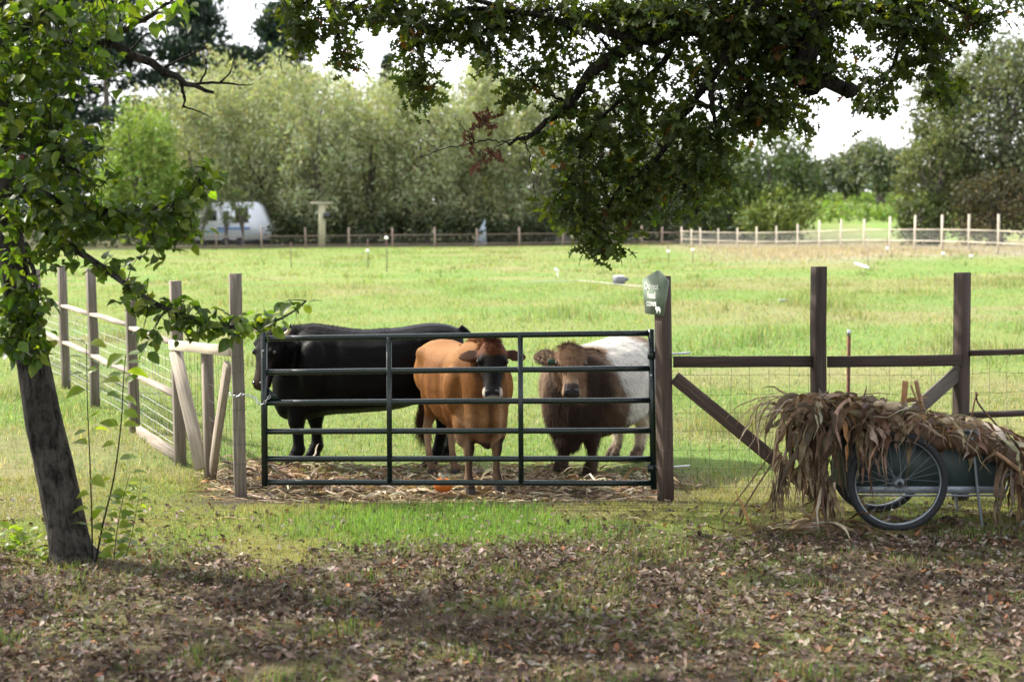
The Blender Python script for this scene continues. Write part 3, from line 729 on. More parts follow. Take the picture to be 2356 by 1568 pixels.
def fur(cow, name, n, mask, length, width, col, mat, flow=(-.5, 0, -1), lift=.35, jit=.35, hk=1.0):
    V, F, Nn = cow['V'], cow['F'], cow['N']
    tri = F[:, :3]; fm = mask[tri].mean(1)
    area = np.linalg.norm(np.cross(V[F[:, 2]] - V[F[:, 0]], V[F[:, 3]] - V[F[:, 1]]), axis=1) * fm
    fi = rng.choice(len(F), n, p=area / area.sum()); wgt = rng.dirichlet((1, 1, 1, 1), n)
    p = (V[F[fi]] * wgt[:, :, None]).sum(1); nn = Nn[F[fi, 0]]; c = cow['C'][F[fi, 0]] if col is None else np.tile(np.array(col), (n, 1))
    hc = cow['H'][F[fi, 0]]; inhead = (hc[:, 0] > -.08) & (hc[:, 0] < .5) & (np.abs(hc[:, 1]) < .3) & (np.abs(hc[:, 2]) < .2)
    g = cow['f'] * flow[0] + cow['l'] * flow[1] + np.array([0, 0, flow[2]])
    g = np.where(inhead[:, None], cow['u'] * 1.0, g) + rng.normal(0, jit, (n, 3))
    t = g - nn * (g * nn).sum(1)[:, None]; t /= np.maximum(.05, np.linalg.norm(t, axis=1))[:, None]
    L = length * rng.uniform(.5, 1.25, n) * np.where(inhead, hk, 1); d = t * (1 - lift) + nn * lift; d /= np.linalg.norm(d, axis=1)[:, None]
    s = np.cross(d, nn); s /= np.maximum(1e-6, np.linalg.norm(s, axis=1))[:, None]; s *= width / 2
    mid = p + d * (L * .55)[:, None]; tip = p + (d * L[:, None]) + t * (L * .18)[:, None] + np.array([0, 0, -1]) * (L * .12)[:, None]
    VV = np.stack([p - s, p + s, mid - s * .7, mid + s * .7, tip], 1).reshape(-1, 3); o = (np.arange(n) * 5)[:, None]
    FF = np.concatenate([o + [[0, 1, 3]], o + [[0, 3, 2]], o + [[2, 3, 4]]])
    ob = mk(name, VV, FF, mat, cow['root'], np.repeat(jitter(c, .25), 5, 0)); tag(ob, kind='stuff'); return ob
def mat_coat(name, rough, scale, amt, spec):
    m, t, b, out = mat_new(name)
    co = N(t, 'ShaderNodeTexCoord').outputs['Object']
    n = noise(t, scale, 5, mapping(t, co, (1, 1, .35)), .7); n2 = noise(t, 5, 4, co)
    c = mixrgb(t, 1.0, attr_col(t), ramp(t, n, [(.3, (1 - amt,) * 3), (.7, (1 + amt * .7,) * 3)]), 'MULTIPLY')
    c = mixrgb(t, 1.0, c, ramp(t, n2, [(.3, (.82,) * 3), (.7, (1.15,) * 3)]), 'MULTIPLY')
    t.links.new(c, b.inputs['Base Color']); b.inputs['Roughness'].default_value = rough; b.inputs['Specular IOR Level'].default_value = spec
    bump(t, b, n, .35, .006); return m
M_EYE = mat_plain('wet dark eye', (.006, .005, .005), .12, 0, .1, 30, spec=.7)
M_COAT = mat_coat('smooth coat', .65, 90, .4, .10)
M_COAT_BLACK = mat_coat('black coat', .5, 80, .3, .10)
M_FUR_BLACK = mat_attr('black hair', .55, (20, .2), 0.0, spec=.04)
M_FUR = mat_attr('long hair', .65, (20, .2), 0.0, spec=.12)
M_HORN = mat_plain('horn', (.55, .47, .34), .4, 0, .2, 20)
def lerpc(C, col, m): return C * (1 - m[:, None]) + np.array(col)[None] * m[:, None]
def headmask(Hc, a=-.02, b=.52): return ss(a - .03, a + .03, Hc[:, 0]) * (1 - ss(b, b + .02, Hc[:, 0])) * (1 - ss(.13, .17, np.abs(Hc[:, 1]))) * (1 - ss(.16, .22, np.abs(Hc[:, 2])))
def earmask(Hc): return ss(.115, .15, np.abs(Hc[:, 1])) * (1 - ss(.33, .36, np.abs(Hc[:, 1]))) * ss(-.16, -.12, Hc[:, 0]) * (1 - ss(.16, .2, Hc[:, 0])) * (1 - ss(.03, .05, np.abs(Hc[:, 2] + .02 + .25 * (np.abs(Hc[:, 1]) - .075))))
def earfront(Hc): return ss(-.004, .008, Hc[:, 2] + .02 + .25 * (np.abs(Hc[:, 1]) - .075))

# --- brown cow
def col_brown(L, Hc, V):
    C = np.tile(np.array([[.175, .070, .018]]), (len(V), 1)); nz = n3(V, 6)
    C = lerpc(C, (.265, .122, .036), ss(.45, .75, nz) * .7)
    rib = ss(.2, .8, np.sin((L[:, 0] * 24 + L[:, 2] * 2.5)) * .5 + .5) * ss(-.45, -.2, L[:, 0]) * (1 - ss(.25, .4, L[:, 0])) * ss(.55, .65, L[:, 2]) * (1 - ss(.95, 1.1, L[:, 2]))
    C = lerpc(C, (.10, .036, .011), rib * .45)
    C = lerpc(C, (.075, .027, .01), (1 - ss(.5, .75, L[:, 2])) * .55)  # lower body darkened: shading painted into the coat
    C = lerpc(C, (.34, .165, .06), ss(1.12, 1.26, L[:, 2]) * (1 - ss(.2, .4, L[:, 0])) * .7)  # sunlight on the top line, painted in as lighter coat
    leg = 1 - ss(.46, .60, L[:, 2])
    C = lerpc(C, (.42, .29, .18), leg * (L[:, 0] < -.3) * .75)
    C = lerpc(C, (.03, .018, .013), leg * (L[:, 0] > .1))
    C = lerpc(C, (.28, .18, .11), leg * (L[:, 0] > .1) * (1 - ss(-.165, -.115, L[:, 1] - .27 * (L[:, 1] > 0))) * ss(.05, .15, L[:, 2]) * .7)
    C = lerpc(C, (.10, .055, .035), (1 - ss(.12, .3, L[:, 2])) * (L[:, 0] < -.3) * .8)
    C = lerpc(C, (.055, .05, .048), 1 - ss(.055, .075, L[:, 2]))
    brisket = ss(.3, .5, L[:, 0]) * (1 - ss(.62, .9, L[:, 2])) * ss(.46, .5, L[:, 2]); C = lerpc(C, (.33, .2, .11), brisket * .55 * ss(.3, .6, n3(V, 9, 4)))
    ch_ = ss(.40, .52, L[:, 0]) * ss(.45, .55, L[:, 2]) * (1 - ss(.85, 1.0, L[:, 2]))  # chest crease, dewlap and muscle edges shaded by colour
    C = lerpc(C, (.05, .02, .009), ch_ * np.exp(-((L[:, 1] + .015) / .035) ** 2) * .85); C = lerpc(C, (.40, .25, .15), ch_ * np.exp(-((L[:, 1] - .075) / .022) ** 2) * .6); C = lerpc(C, (.07, .026, .010), ch_ * np.exp(-((L[:, 1] - .14) / .03) ** 2) * .6); C = lerpc(C, (.07, .026, .010), ch_ * np.exp(-((L[:, 1] + .13) / .03) ** 2) * .5)
    hm = headmask(Hc)
    C = lerpc(C, (.12, .04, .016), hm * (1 - ss(.10, .16, Hc[:, 0])))
    C = lerpc(C, (.007, .0055, .005), hm * ss(.105, .155, Hc[:, 0] + np.abs(Hc[:, 1]) * .2) * ss(-.12, -.08, Hc[:, 2]))
    side = hm * ss(.075, .10, np.abs(Hc[:, 1])) * ss(.17, .24, Hc[:, 0]) * (1 - ss(.36, .40, Hc[:, 0])); C = lerpc(C, (.10, .04, .018), side * .7 * ss(.04, -.02, -Hc[:, 2]) if False else side * .6 * (1 - ss(.02, .06, Hc[:, 2])))
    wr = hm * ss(.405, .42, Hc[:, 0]) * ss(-.09, -.05, Hc[:, 2]); C = lerpc(C, (.5, .43, .37), wr)
    C = lerpc(C, (.02, .019, .021), hm * ss(.400, .412, Hc[:, 0]) * (1 - ss(.056, .066, np.abs(Hc[:, 1]))) * ss(.0, .02, Hc[:, 2]) * (1 - ss(.484, .49, Hc[:, 0])))
    C = lerpc(C, (.09, .036, .018), earmask(Hc)); C = lerpc(C, (.022, .012, .009), earmask(Hc) * earfront(Hc) * .8)
    return C
def relief(L, items):
    side = ss(.05, .12, np.abs(L[:, 1])); d = np.zeros(len(L))
    for x0, z0, sx, sz, a in items: d += a * np.exp(-((L[:, 0] - x0) / sx) ** 2 - ((L[:, 2] - z0) / sz) ** 2)
    return d * side
def disp_brown(L, Hc):
    rib = np.sin(L[:, 0] * 24 + L[:, 2] * 2.5) * ss(-.45, -.2, L[:, 0]) * (1 - ss(.25, .4, L[:, 0])) * ss(.5, .65, L[:, 2]) * (1 - ss(1.0, 1.12, L[:, 2]))
    return rib * .008 + 1.3 * relief(L, [(-.36, 1.06, .09, .09, -.036), (-.48, 1.17, .06, .05, .026), (-.64, .86, .13, .2, .018), (.17, .85, .05, .28, -.022), (.36, .92, .10, .2, .022), (-.43, .72, .05, .16, -.024), (-.60, 1.10, .08, .05, -.015), (.48, .82, .04, .2, -.012)])
loc = (-.435, 12.37)
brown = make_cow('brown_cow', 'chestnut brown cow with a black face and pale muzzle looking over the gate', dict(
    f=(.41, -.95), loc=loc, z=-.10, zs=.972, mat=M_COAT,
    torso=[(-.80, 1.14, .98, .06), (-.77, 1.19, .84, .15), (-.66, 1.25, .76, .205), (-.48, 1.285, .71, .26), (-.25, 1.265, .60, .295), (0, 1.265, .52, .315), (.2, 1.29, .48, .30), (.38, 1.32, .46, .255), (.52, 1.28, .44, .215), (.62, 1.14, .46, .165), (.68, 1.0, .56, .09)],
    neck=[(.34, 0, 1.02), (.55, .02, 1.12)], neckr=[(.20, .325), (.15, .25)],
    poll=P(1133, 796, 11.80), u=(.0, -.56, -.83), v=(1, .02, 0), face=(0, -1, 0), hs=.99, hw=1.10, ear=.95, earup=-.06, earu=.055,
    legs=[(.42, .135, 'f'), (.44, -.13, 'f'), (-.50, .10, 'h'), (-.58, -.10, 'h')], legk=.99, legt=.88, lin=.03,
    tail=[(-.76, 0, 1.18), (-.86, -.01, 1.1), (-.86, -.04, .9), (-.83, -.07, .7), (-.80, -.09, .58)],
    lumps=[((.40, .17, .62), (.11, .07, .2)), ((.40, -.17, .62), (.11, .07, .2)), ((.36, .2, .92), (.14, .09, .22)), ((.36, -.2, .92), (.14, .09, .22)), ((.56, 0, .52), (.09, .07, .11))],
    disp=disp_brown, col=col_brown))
b = brown
fur(b, 'hair', 30000, np.ones(len(b['V'])), .014, .0022, None, M_FUR, (-.7, 0, -.6), .22)
fur(b, 'topknot', 1300, headmask(b['H'], -.06, .07) * ss(.0, .05, b['H'][:, 2] + .06) * (1 - ss(.045, .07, np.abs(b['H'][:, 1]))), .05, .004, (.11, .036, .014), M_FUR, lift=.55, jit=.5)
fur(b, 'back_hair', 2500, ss(1.20, 1.25, b['L'][:, 2]) * (b['L'][:, 0] > .1) * (b['L'][:, 0] < .6) * (np.abs(b['L'][:, 1]) < .06), .03, .003, (.18, .065, .022), M_FUR, (-.8, 0, -.2), .6)
def tail_switch(cow, n, L, col, wid=.004):
    p = cow['tail'][-1] + rng.normal(0, .012, (n, 3)) + np.outer(rng.uniform(0, .16, n), unit(cow['tail'][-3] - cow['tail'][-1]))
    a = rng.normal(0, .05, (n, 3)); a[:, 2] = 0; tip = p + a + np.array([0, 0, -1]) * (L * rng.uniform(.6, 1.1, n))[:, None]; mid = (p + tip) / 2 + rng.normal(0, .012, (n, 3)); s = np.cross(tip - p, randdir(n)); s = s / np.linalg.norm(s, axis=1)[:, None] * wid / 2
    VV = np.stack([p - s, p + s, mid - s, mid + s, tip], 1).reshape(-1, 3); o = (np.arange(n) * 5)[:, None]
    ob = mk('tail_switch', VV, np.concatenate([o + [[0, 1, 3]], o + [[0, 3, 2]], o + [[2, 3, 4]]]), M_FUR, cow['root'], np.repeat(jitter(np.tile(np.array(col), (n, 1)), .3), 5, 0)); tag(ob, kind='stuff')
tail_switch(b, 700, .42, (.045, .02, .012))

# --- shaggy belted cow
def col_belt(L, Hc, V):
    nz = n3(V, 9); nz2 = n3(V, 3, 8)
    C = np.tile(np.array([[.085, .05, .032]]), (len(V), 1)); C = lerpc(C, (.18, .118, .076), ss(.42, .7, nz) * .8)
    C = lerpc(C, (.045, .024, .016), (1 - ss(.45, .75, L[:, 2])) * .7 * (L[:, 0] > .1)); C = lerpc(C, (.035, .02, .014), ss(.42, .55, L[:, 0]) * (1 - ss(.7, .95, L[:, 2])) * .8)  # dark front legs; shade on the chest painted into the coat
    belt = 1 - ss(.16, .32, L[:, 0] + (nz - .5) * .2 + .5 * (.86 - L[:, 2]))
    rear = 1 - ss(-.58, -.44, L[:, 0] + (nz - .5) * .12 + .25 * (.95 - L[:, 2]))
    C = lerpc(C, (.62, .60, .56), belt * ss(.42, .55, L[:, 2])); C = lerpc(C, (.33, .29, .245), belt * ss(.42, .66, nz2) * .7 * ss(.45, .55, L[:, 2]))
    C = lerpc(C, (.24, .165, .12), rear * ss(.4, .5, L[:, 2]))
    C = lerpc(C, (.5, .41, .32), (1 - ss(.42, .5, L[:, 2])) * (L[:, 0] < -.2) * ss(.1, .2, L[:, 2]))
    C = lerpc(C, (.13, .09, .065), (1 - ss(.1, .2, L[:, 2])) * (L[:, 0] < -.2))
    C = lerpc(C, (.05, .04, .035), 1 - ss(.06, .08, L[:, 2]))
    side_l = (1 - ss(-.22, -.05, L[:, 1])) * ss(.5, .8, L[:, 2]) * ss(.2, .3, L[:, 0]); C = lerpc(C, (.24, .16, .105), side_l * .8)  # lit tan of the left shoulder painted into the coat
    C = lerpc(C, (.028, .016, .011), ss(.36, .50, L[:, 0]) * ss(-.16, -.02, L[:, 1]) * (1 - ss(.95, 1.1, L[:, 2])) * .85)  # more chest shade put into the colour
    hm = headmask(Hc) * ss(-.16, -.10, Hc[:, 2]); C = lerpc(C, (.035, .021, .015), ss(.34, .46, L[:, 0]) * ss(-.20, -.08, L[:, 1]) * ss(.6, .75, L[:, 2]) * .85)
    C = lerpc(C, (.27, .165, .10), hm * .95); C = lerpc(C, (.15, .085, .052), hm * ss(.07, .13, np.abs(Hc[:, 1])) * .6); C = lerpc(C, (.30, .21, .14), hm * ss(.3, .36, Hc[:, 0]) * .7)
    C = lerpc(C, (.035, .03, .03), hm * ss(.37, .39, Hc[:, 0]) * (1 - ss(.068, .076, np.abs(Hc[:, 1]))) * ss(-.01, .01, Hc[:, 2]))
    em = earmask(Hc); C = lerpc(C, (.22, .14, .09), em); C = lerpc(C, (.03, .018, .013), em * earfront(Hc) * .9)
    return C
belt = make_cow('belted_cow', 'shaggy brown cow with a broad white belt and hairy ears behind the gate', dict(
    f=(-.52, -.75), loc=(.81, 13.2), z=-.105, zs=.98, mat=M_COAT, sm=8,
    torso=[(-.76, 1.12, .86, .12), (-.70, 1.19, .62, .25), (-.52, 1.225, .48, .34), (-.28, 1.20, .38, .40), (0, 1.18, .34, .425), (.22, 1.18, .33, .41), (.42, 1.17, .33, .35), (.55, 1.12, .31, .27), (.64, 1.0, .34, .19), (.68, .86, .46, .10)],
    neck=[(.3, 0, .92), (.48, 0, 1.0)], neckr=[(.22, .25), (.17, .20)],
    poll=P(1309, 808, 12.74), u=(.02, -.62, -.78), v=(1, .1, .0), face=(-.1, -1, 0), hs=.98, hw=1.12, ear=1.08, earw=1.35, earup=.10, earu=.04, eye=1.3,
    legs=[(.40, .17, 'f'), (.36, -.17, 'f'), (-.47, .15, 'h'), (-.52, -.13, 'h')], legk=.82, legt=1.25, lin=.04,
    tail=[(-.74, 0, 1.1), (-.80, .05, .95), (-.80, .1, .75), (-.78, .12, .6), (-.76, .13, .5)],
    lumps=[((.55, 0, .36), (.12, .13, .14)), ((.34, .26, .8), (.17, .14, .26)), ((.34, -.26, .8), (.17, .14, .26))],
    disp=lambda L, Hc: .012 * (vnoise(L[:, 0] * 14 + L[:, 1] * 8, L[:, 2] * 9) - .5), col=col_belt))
b = belt
notnose = 1 - headmask(b['H'], .38, .52); low = ss(.1, .3, b['L'][:, 2])
fur(b, 'coat_hair', 52000, notnose * (.25 + .75 * low) * (1 - .95 * earmask(b['H'])) * (1 - np.exp(-((b['H'][:, 0] - .178) / .04) ** 2 - ((np.abs(b['H'][:, 1]) - .11) / .05) ** 2) * headmask(b['H'])), .055, .0034, None, M_FUR, (-.35, 0, -1), .30, .4, .45)
fur(b, 'forelock', 3500, headmask(b['H'], -.05, .15) * ss(-.02, .04, b['H'][:, 2]) * (1 - ss(.06, .09, np.abs(b['H'][:, 1]))), .085, .004, (.20, .12, .07), M_FUR, lift=.32, jit=.55)
fur(b, 'ear_hair', 2600, earmask(b['H']) * (1 - .88 * earfront(b['H'])), .04, .003, (.28, .19, .125), M_FUR, lift=.5, jit=1.0)
tail_switch(b, 600, .35, (.40, .33, .25))
M_TAG = mat_plain('green ear tag', (.008, .06, .03), .5)
c = P(1269, 832, 12.60); part(b['root'], 'ear_tag', M_TAG, beam(c + [0, 0, .025], c - [0, 0, .03], .062, .006, (0, -1, 0), .002))

# --- black cow
def col_black(L, Hc, V):
    C = np.tile(np.array([[.0035, .0035, .004]]), (len(V), 1)); nz = n3(V, 5)
    C = lerpc(C, (.03, .014, .009), ss(1.22, 1.34, L[:, 2]) * ss(-.1, .1, L[:, 0]) * ss(.45, .6, nz))
    C = lerpc(C, (.05, .032, .024), headmask(Hc) * ss(.2, .36, Hc[:, 0]) * ss(.0, .04, Hc[:, 2]) * .8)
    C = lerpc(C, (.02, .019, .019), 1 - ss(.06, .08, L[:, 2])); return C
black = make_cow('black_cow', 'large black horned cow standing side on behind the brown cow', dict(
    f=(-.995, -.09), loc=(-1.36, 13.4), z=-.085, zs=.98, mat=M_COAT_BLACK,
    torso=[(-.90, 1.22, 1.02, .08), (-.87, 1.29, .82, .18), (-.74, 1.35, .68, .26), (-.55, 1.36, .60, .31), (-.25, 1.32, .53, .37), (.1, 1.31, .50, .39), (.35, 1.35, .49, .36), (.55, 1.375, .45, .31), (.72, 1.32, .44, .25), (.84, 1.18, .48, .19), (.90, 1.0, .60, .10)],
    neck=[(.55, 0, 1.08), (.76, .08, 1.12)], neckr=[(.24, .28), (.19, .24)],
    poll=P(628, 770, 13.03), u=(-.18, -.34, -.92), v=(.83, -.5, 0), face=(-.5, -.83, 0), hs=1.06, hw=1.05, ear=.86, earup=.02,
    legs=[(.66, .14, 'f'), (.50, -.14, 'f'), (-.62, .14, 'h'), (-.74, -.14, 'h')], legk=1.05, legt=1.5, lin=.04,
    tail=[(-.87, 0, 1.32), (-.97, 0, 1.22), (-.98, 0, 1.0), (-.96, 0, .8), (-.95, 0, .66)],
    lumps=[((-.55, .26, 1.22), (.08, .05, .06)), ((-.55, -.26, 1.22), (.08, .05, .06)), ((.50, .28, .95), (.17, .1, .28)), ((.50, -.28, .95), (.17, .1, .28))],
    disp=lambda L, Hc: .006 * (vnoise(L[:, 0] * 7, L[:, 2] * 7) - .5) + relief(L, [(-.42, 1.12, .11, .1, -.035), (-.57, 1.22, .07, .06, .02), (-.72, .95, .16, .22, .025), (.30, .95, .05, .3, -.025), (.5, 1.0, .11, .25, .025), (-.48, .78, .06, .18, -.02), (.66, .95, .04, .25, -.02)]), col=col_black))
b = black
fur(b, 'hair', 22000, np.ones(len(b['V'])), .022, .0025, None, M_FUR_BLACK, (-.7, 0, -.6), .25)
fur(b, 'back_hair', 3500, ss(1.27, 1.33, b['L'][:, 2]) * (b['L'][:, 0] > -.2) * (b['L'][:, 0] < .75), .016, .003, (.014, .007, .005), M_FUR_BLACK, (-.8, 0, 0), .6)
fur(b, 'forelock', 1500, headmask(b['H'], -.06, .06), .05, .004, (.008, .007, .007), M_FUR, lift=.5, jit=.5)
tail_switch(b, 500, .4, (.008, .007, .007))
for sgn in (-1, 1):
    q = [b['hp'] + b['v'] * sgn * .06 * 1.06, b['hp'] + b['v'] * sgn * .15 + np.array([0, 0, .01]), b['hp'] + b['v'] * sgn * .21 + np.array([0, 0, .045]) + b['w'] * .02, b['hp'] + b['v'] * sgn * .235 + np.array([0, 0, .10]) + b['w'] * .03]
    pth = smooth_path(np.array(q), 14)
    hn = part(b['root'], 'horn', M_HORN, sh(tube(pth[:11], np.linspace(.026, .014, 11), 10)), smooth=True)
    part(hn, 'horn_tip', M_EYE, sh(tube(pth[10:], np.linspace(.0145, .003, 4), 10)), smooth=True)
# ------------------------------------------------------------------ dry corn
def ribbons(p0, d0, L, w, grav, C, segs=6, wob=.25, twist=1.5, floor=True, ref=None, fold=.35):
    n = len(p0); p = p0.copy(); d = d0 / np.linalg.norm(d0, axis=1)[:, None]; L = np.broadcast_to(L, (n,)).astype(float); w = np.broadcast_to(w, (n,)).astype(float); grav = np.broadcast_to(grav, (n,)).astype(float)
    ang = rng.uniform(-1, 1, n) * 1.2; tw = rng.normal(0, twist, n) / segs; ds = L / segs
    kink = rng.integers(1, segs, n); kd = rng.normal(0, .8, (n, 3))
    rows = []
    for i in range(segs + 1):
        t = i / segs; r = np.tile(np.array([[0, 0, 1.0]]), (n, 1)); s = np.cross(d, r); s /= np.maximum(.05, np.linalg.norm(s, axis=1))[:, None]; q = np.cross(s, d)
        sd = s * np.cos(ang)[:, None] + q * np.sin(ang)[:, None]; nn = np.cross(d, sd)
        ww = w * (.55 + .45 * math.sin(min(1, t * 2.2) * math.pi / 2)) * (1 - t ** 2.2 * .93) / 2
        rows += [p - sd * ww[:, None] + nn * (ww * fold)[:, None], p.copy(), p + sd * ww[:, None] + nn * (ww * fold)[:, None]]
        p = p + d * ds[:, None]
        if floor: p[:, 2] = np.maximum(p[:, 2], H(p[:, 0], p[:, 1]) + .006)
        d = d + np.array([0, 0, -1]) * (grav * ds * 3)[:, None] + rng.normal(0, wob, (n, 3)) * .35 + np.where((kink == i)[:, None], kd, 0) * wob
        d /= np.linalg.norm(d, axis=1)[:, None]; ang = ang + tw
    V = np.stack(rows, 1); k = V.shape[1]; f = []
    for i in range(segs):
        a = i * 3; f += [(a, a + 1, a + 4, a + 3), (a + 1, a + 2, a + 5, a + 4)]
    return V, np.array(f), k
def ribbon_mesh(V, f, C):
    n, k = V.shape[:2]; F = (f[None] + (np.arange(n) * k)[:, None, None]).reshape(-1, 4); return V.reshape(-1, 3), F, np.repeat(C, k, 0)
CORNPAL = np.array([[.27, .20, .12], [.21, .15, .09], [.38, .31, .21], [.145, .095, .058], [.47, .41, .31], [.09, .06, .04], [.26, .145, .06]])
def cornc(n, p=(.26, .22, .17, .14, .09, .08, .04), s=.18): return jitter(CORNPAL[rng.choice(7, n, p=p)], s)
# litter of stalks trodden into the ground behind the gate
n = 2600
x = rng.uniform(-2.6, 1.35, n); y = 11.35 + 2.1 * rng.beta(1.7, 2.0, n); keep = rng.uniform(0, 1, n) < (.25 + .75 * (1 - ss(-.3, 1.2, x))) * ss(11.3, 12.0, y) + .06
x, y = x[keep], y[keep]
x2 = rng.uniform(-2.5, 1.2, 200); y2 = rng.uniform(11.25, 11.7, 200); x = np.concatenate([x, x2]); y = np.concatenate([y, y2])
x3 = rng.normal(.85, .28, 160); y3 = rng.normal(12.15, .13, 160); x = np.concatenate([x, x3]); y = np.concatenate([y, y3]); n = len(x)
D = randdir(n); D[:, 2] = rng.uniform(-.05, .25, n) * ss(11.5, 12.1, y); D[:, 1] *= .8
V, f, k = ribbons(np.stack([x, y, H(x, y) + rng.uniform(.003, .03, n) * ss(11.5, 12.1, y) + .004], 1), D, rng.uniform(.10, .5, n), rng.uniform(.008, .034, n), 2.5, None, 5, .5, 2.0)
v, F, c = ribbon_mesh(V, f, np.minimum(cornc(n, (.28, .2, .2, .13, .09, .08, .02)) * 1.3, .8))
tag(mk('corn_litter', v, F, M_CORN, C=c), 'trodden straw-coloured corn stalks littering the ground behind the gate', 'corn stalks', kind='stuff')
n = 110; x = rng.uniform(-4, 3.4, n); y = rng.uniform(9.7, 11.3, n)
# pumpkin
pk = thing('pumpkin', 'small orange pumpkin lying at the cow\'s feet under the gate', 'pumpkin', P(1020, 1130, 11.78))
pc = P(1020, 1115, 11.78); m = MB(); rows = []
for i in range(13):
    th = math.pi * i / 12; rr = .081 * math.sin(th) ** .8; hz = .062 * math.cos(th) * (1 - .25 * math.exp(-(math.sin(th) / .35) ** 2))
    rows.append([(rr * (1 + .055 * abs(math.cos(a * 5)) - .03) * math.cos(a), rr * (1 + .055 * abs(math.cos(a * 5)) - .03) * math.sin(a), hz) for a in np.arange(40) * 2 * math.pi / 40])
Vp = np.array(rows).reshape(-1, 3) + pc; Fp = [(i * 40 + k, i * 40 + (k + 1) % 40, (i + 1) * 40 + (k + 1) % 40, (i + 1) * 40 + k) for i in range(12) for k in range(40)]
M_PUMP = mat_plain('pumpkin skin', (.42, .11, .010), .4, 0, .25, 12)
part(pk, 'flesh', M_PUMP, sh((Vp, Fp)), smooth=True)
part(pk, 'stem', M_HORN, sh(tube(np.array([pc + [0, 0, .045], pc + [-.012, 0, .07], pc + [-.035, 0, .095]]), [.017, .011, .013], 7)))

# ------------------------------------------------------------------ cart
M_PANEL = mat_plain('dark green cart panel', (.028, .048, .044), .55, 0, .3, 6)
M_ALU = mat_plain('dull aluminium', (.22, .25, .275), .42, .6, .2, 25)
M_TYRE = mat_plain('black rubber', (.010, .012, .015), .7, 0, .3, 30)
YN, YF = 9.95, 10.62
cart = thing('garden_cart', 'dark green two-wheeled garden cart with bicycle wheels', 'cart', (2.7, 10.3, 0))
pan = [(1950, 988), (2240, 988), (2300, 1054), (2300, 1132), (1950, 1132)]
def panel(Yp, name):
    a = np.array([P(x, y, YN + .09) for x, y in pan]); a[:, 1] = Yp; b = a + [0, .016, 0]
    return part(cart, name, M_PANEL, sh((np.concatenate([a, b]), [(0, 1, 2, 3, 4), (9, 8, 7, 6, 5)] + [(i, (i + 1) % 5, 5 + (i + 1) % 5, 5 + i)[::-1] for i in range(5)])))
y0, y1 = YN + .075, YF - .09
panel(y0, 'side_panel'); panel(y1, 'side_panel')
q = [P(x, y, YN + .09) for x, y in pan]
def slab(a, b, name, mat, th=.016):
    A = np.array([a[0], y0 + .018, a[2]]); B = np.array([b[0], y0 + .018, b[2]]); A2 = A.copy(); B2 = B.copy(); A2[1] = B2[1] = y1 - .002
    nrm = unit(np.cross(B - A, A2 - A)) * th
    V = np.array([A, B, B2, A2, A + nrm, B + nrm, B2 + nrm, A2 + nrm]); return part(cart, name, mat, sh((V, [(3, 2, 1, 0), (4, 5, 6, 7), (0, 1, 5, 4), (1, 2, 6, 5), (2, 3, 7, 6), (3, 0, 4, 7)])))
slab(q[4], q[3], 'floor', M_PANEL); slab(q[0], q[4], 'end_panel', M_PANEL); slab(q[2], q[3], 'end_panel', M_PANEL); slab(q[1], q[2], 'end_panel', M_PANEL)
def strip(a, b, w, name='edge_trim', dy=-.006, Y=None):
    A = P(*a, YN + .09); B = P(*b, YN + .09); A[1] = B[1] = (y0 if Y is None else Y) + dy; return part(cart, name, M_ALU, beam(A, B, .008, w, (0, 0, 1), .001))
strip((1950, 1125), (2304, 1125), .052); strip((1950, 1138), (2310, 1138), .014, 'floor_edge', -.002)
strip((2299, 1056), (2299, 1116), .016); strip((2241, 990), (2300, 1054), .018); strip((1950, 989), (2241, 989), .014)
for a in ((1975, 1125), (2120, 1125), (2292, 1125)):
    c = P(*a, YN + .09); c[1] = y0 - .012; part(cart, 'bolt_head', M_ALU, sh(lathe([(0, -.004), (.007, -.003), (.009, .002)], 8, c, 'Y')))
def legpath(pts, dY): return smooth_path(np.array([P(x, y, YN + .06) + [0, dY, 0] for x, y in pts]), 14)
part(cart, 'leg', M_ALU, sh(tube(legpath([(2236, 1005), (2243, 1065), (2248, 1118), (2257, 1190), (2263, 1226)], 0), .011, 8)), smooth=True)
part(cart, 'leg', M_ALU, sh(tube(legpath([(2236, 1005), (2243, 1065), (2248, 1118), (2254, 1180), (2258, 1222)], .54), .011, 8)), smooth=True)
lf_ = np.array([P(2258, 1196, YN + .06), P(2266, 1204, YN + .1), P(2282, 1208, YN + .3), P(2270, 1204, YN + .5)]); part(cart, 'foot_bar', M_TYRE, sh(tube(smooth_path(lf_, 10), .009, 6)))
for dY in (.02, .55):
    part(cart, 'handle', M_ALU, sh(tube(legpath([(2300, 1100), (2352, 1085), (2385, 1120), (2370, 1175), (2341, 1228)], dY), .011, 8)), smooth=True)
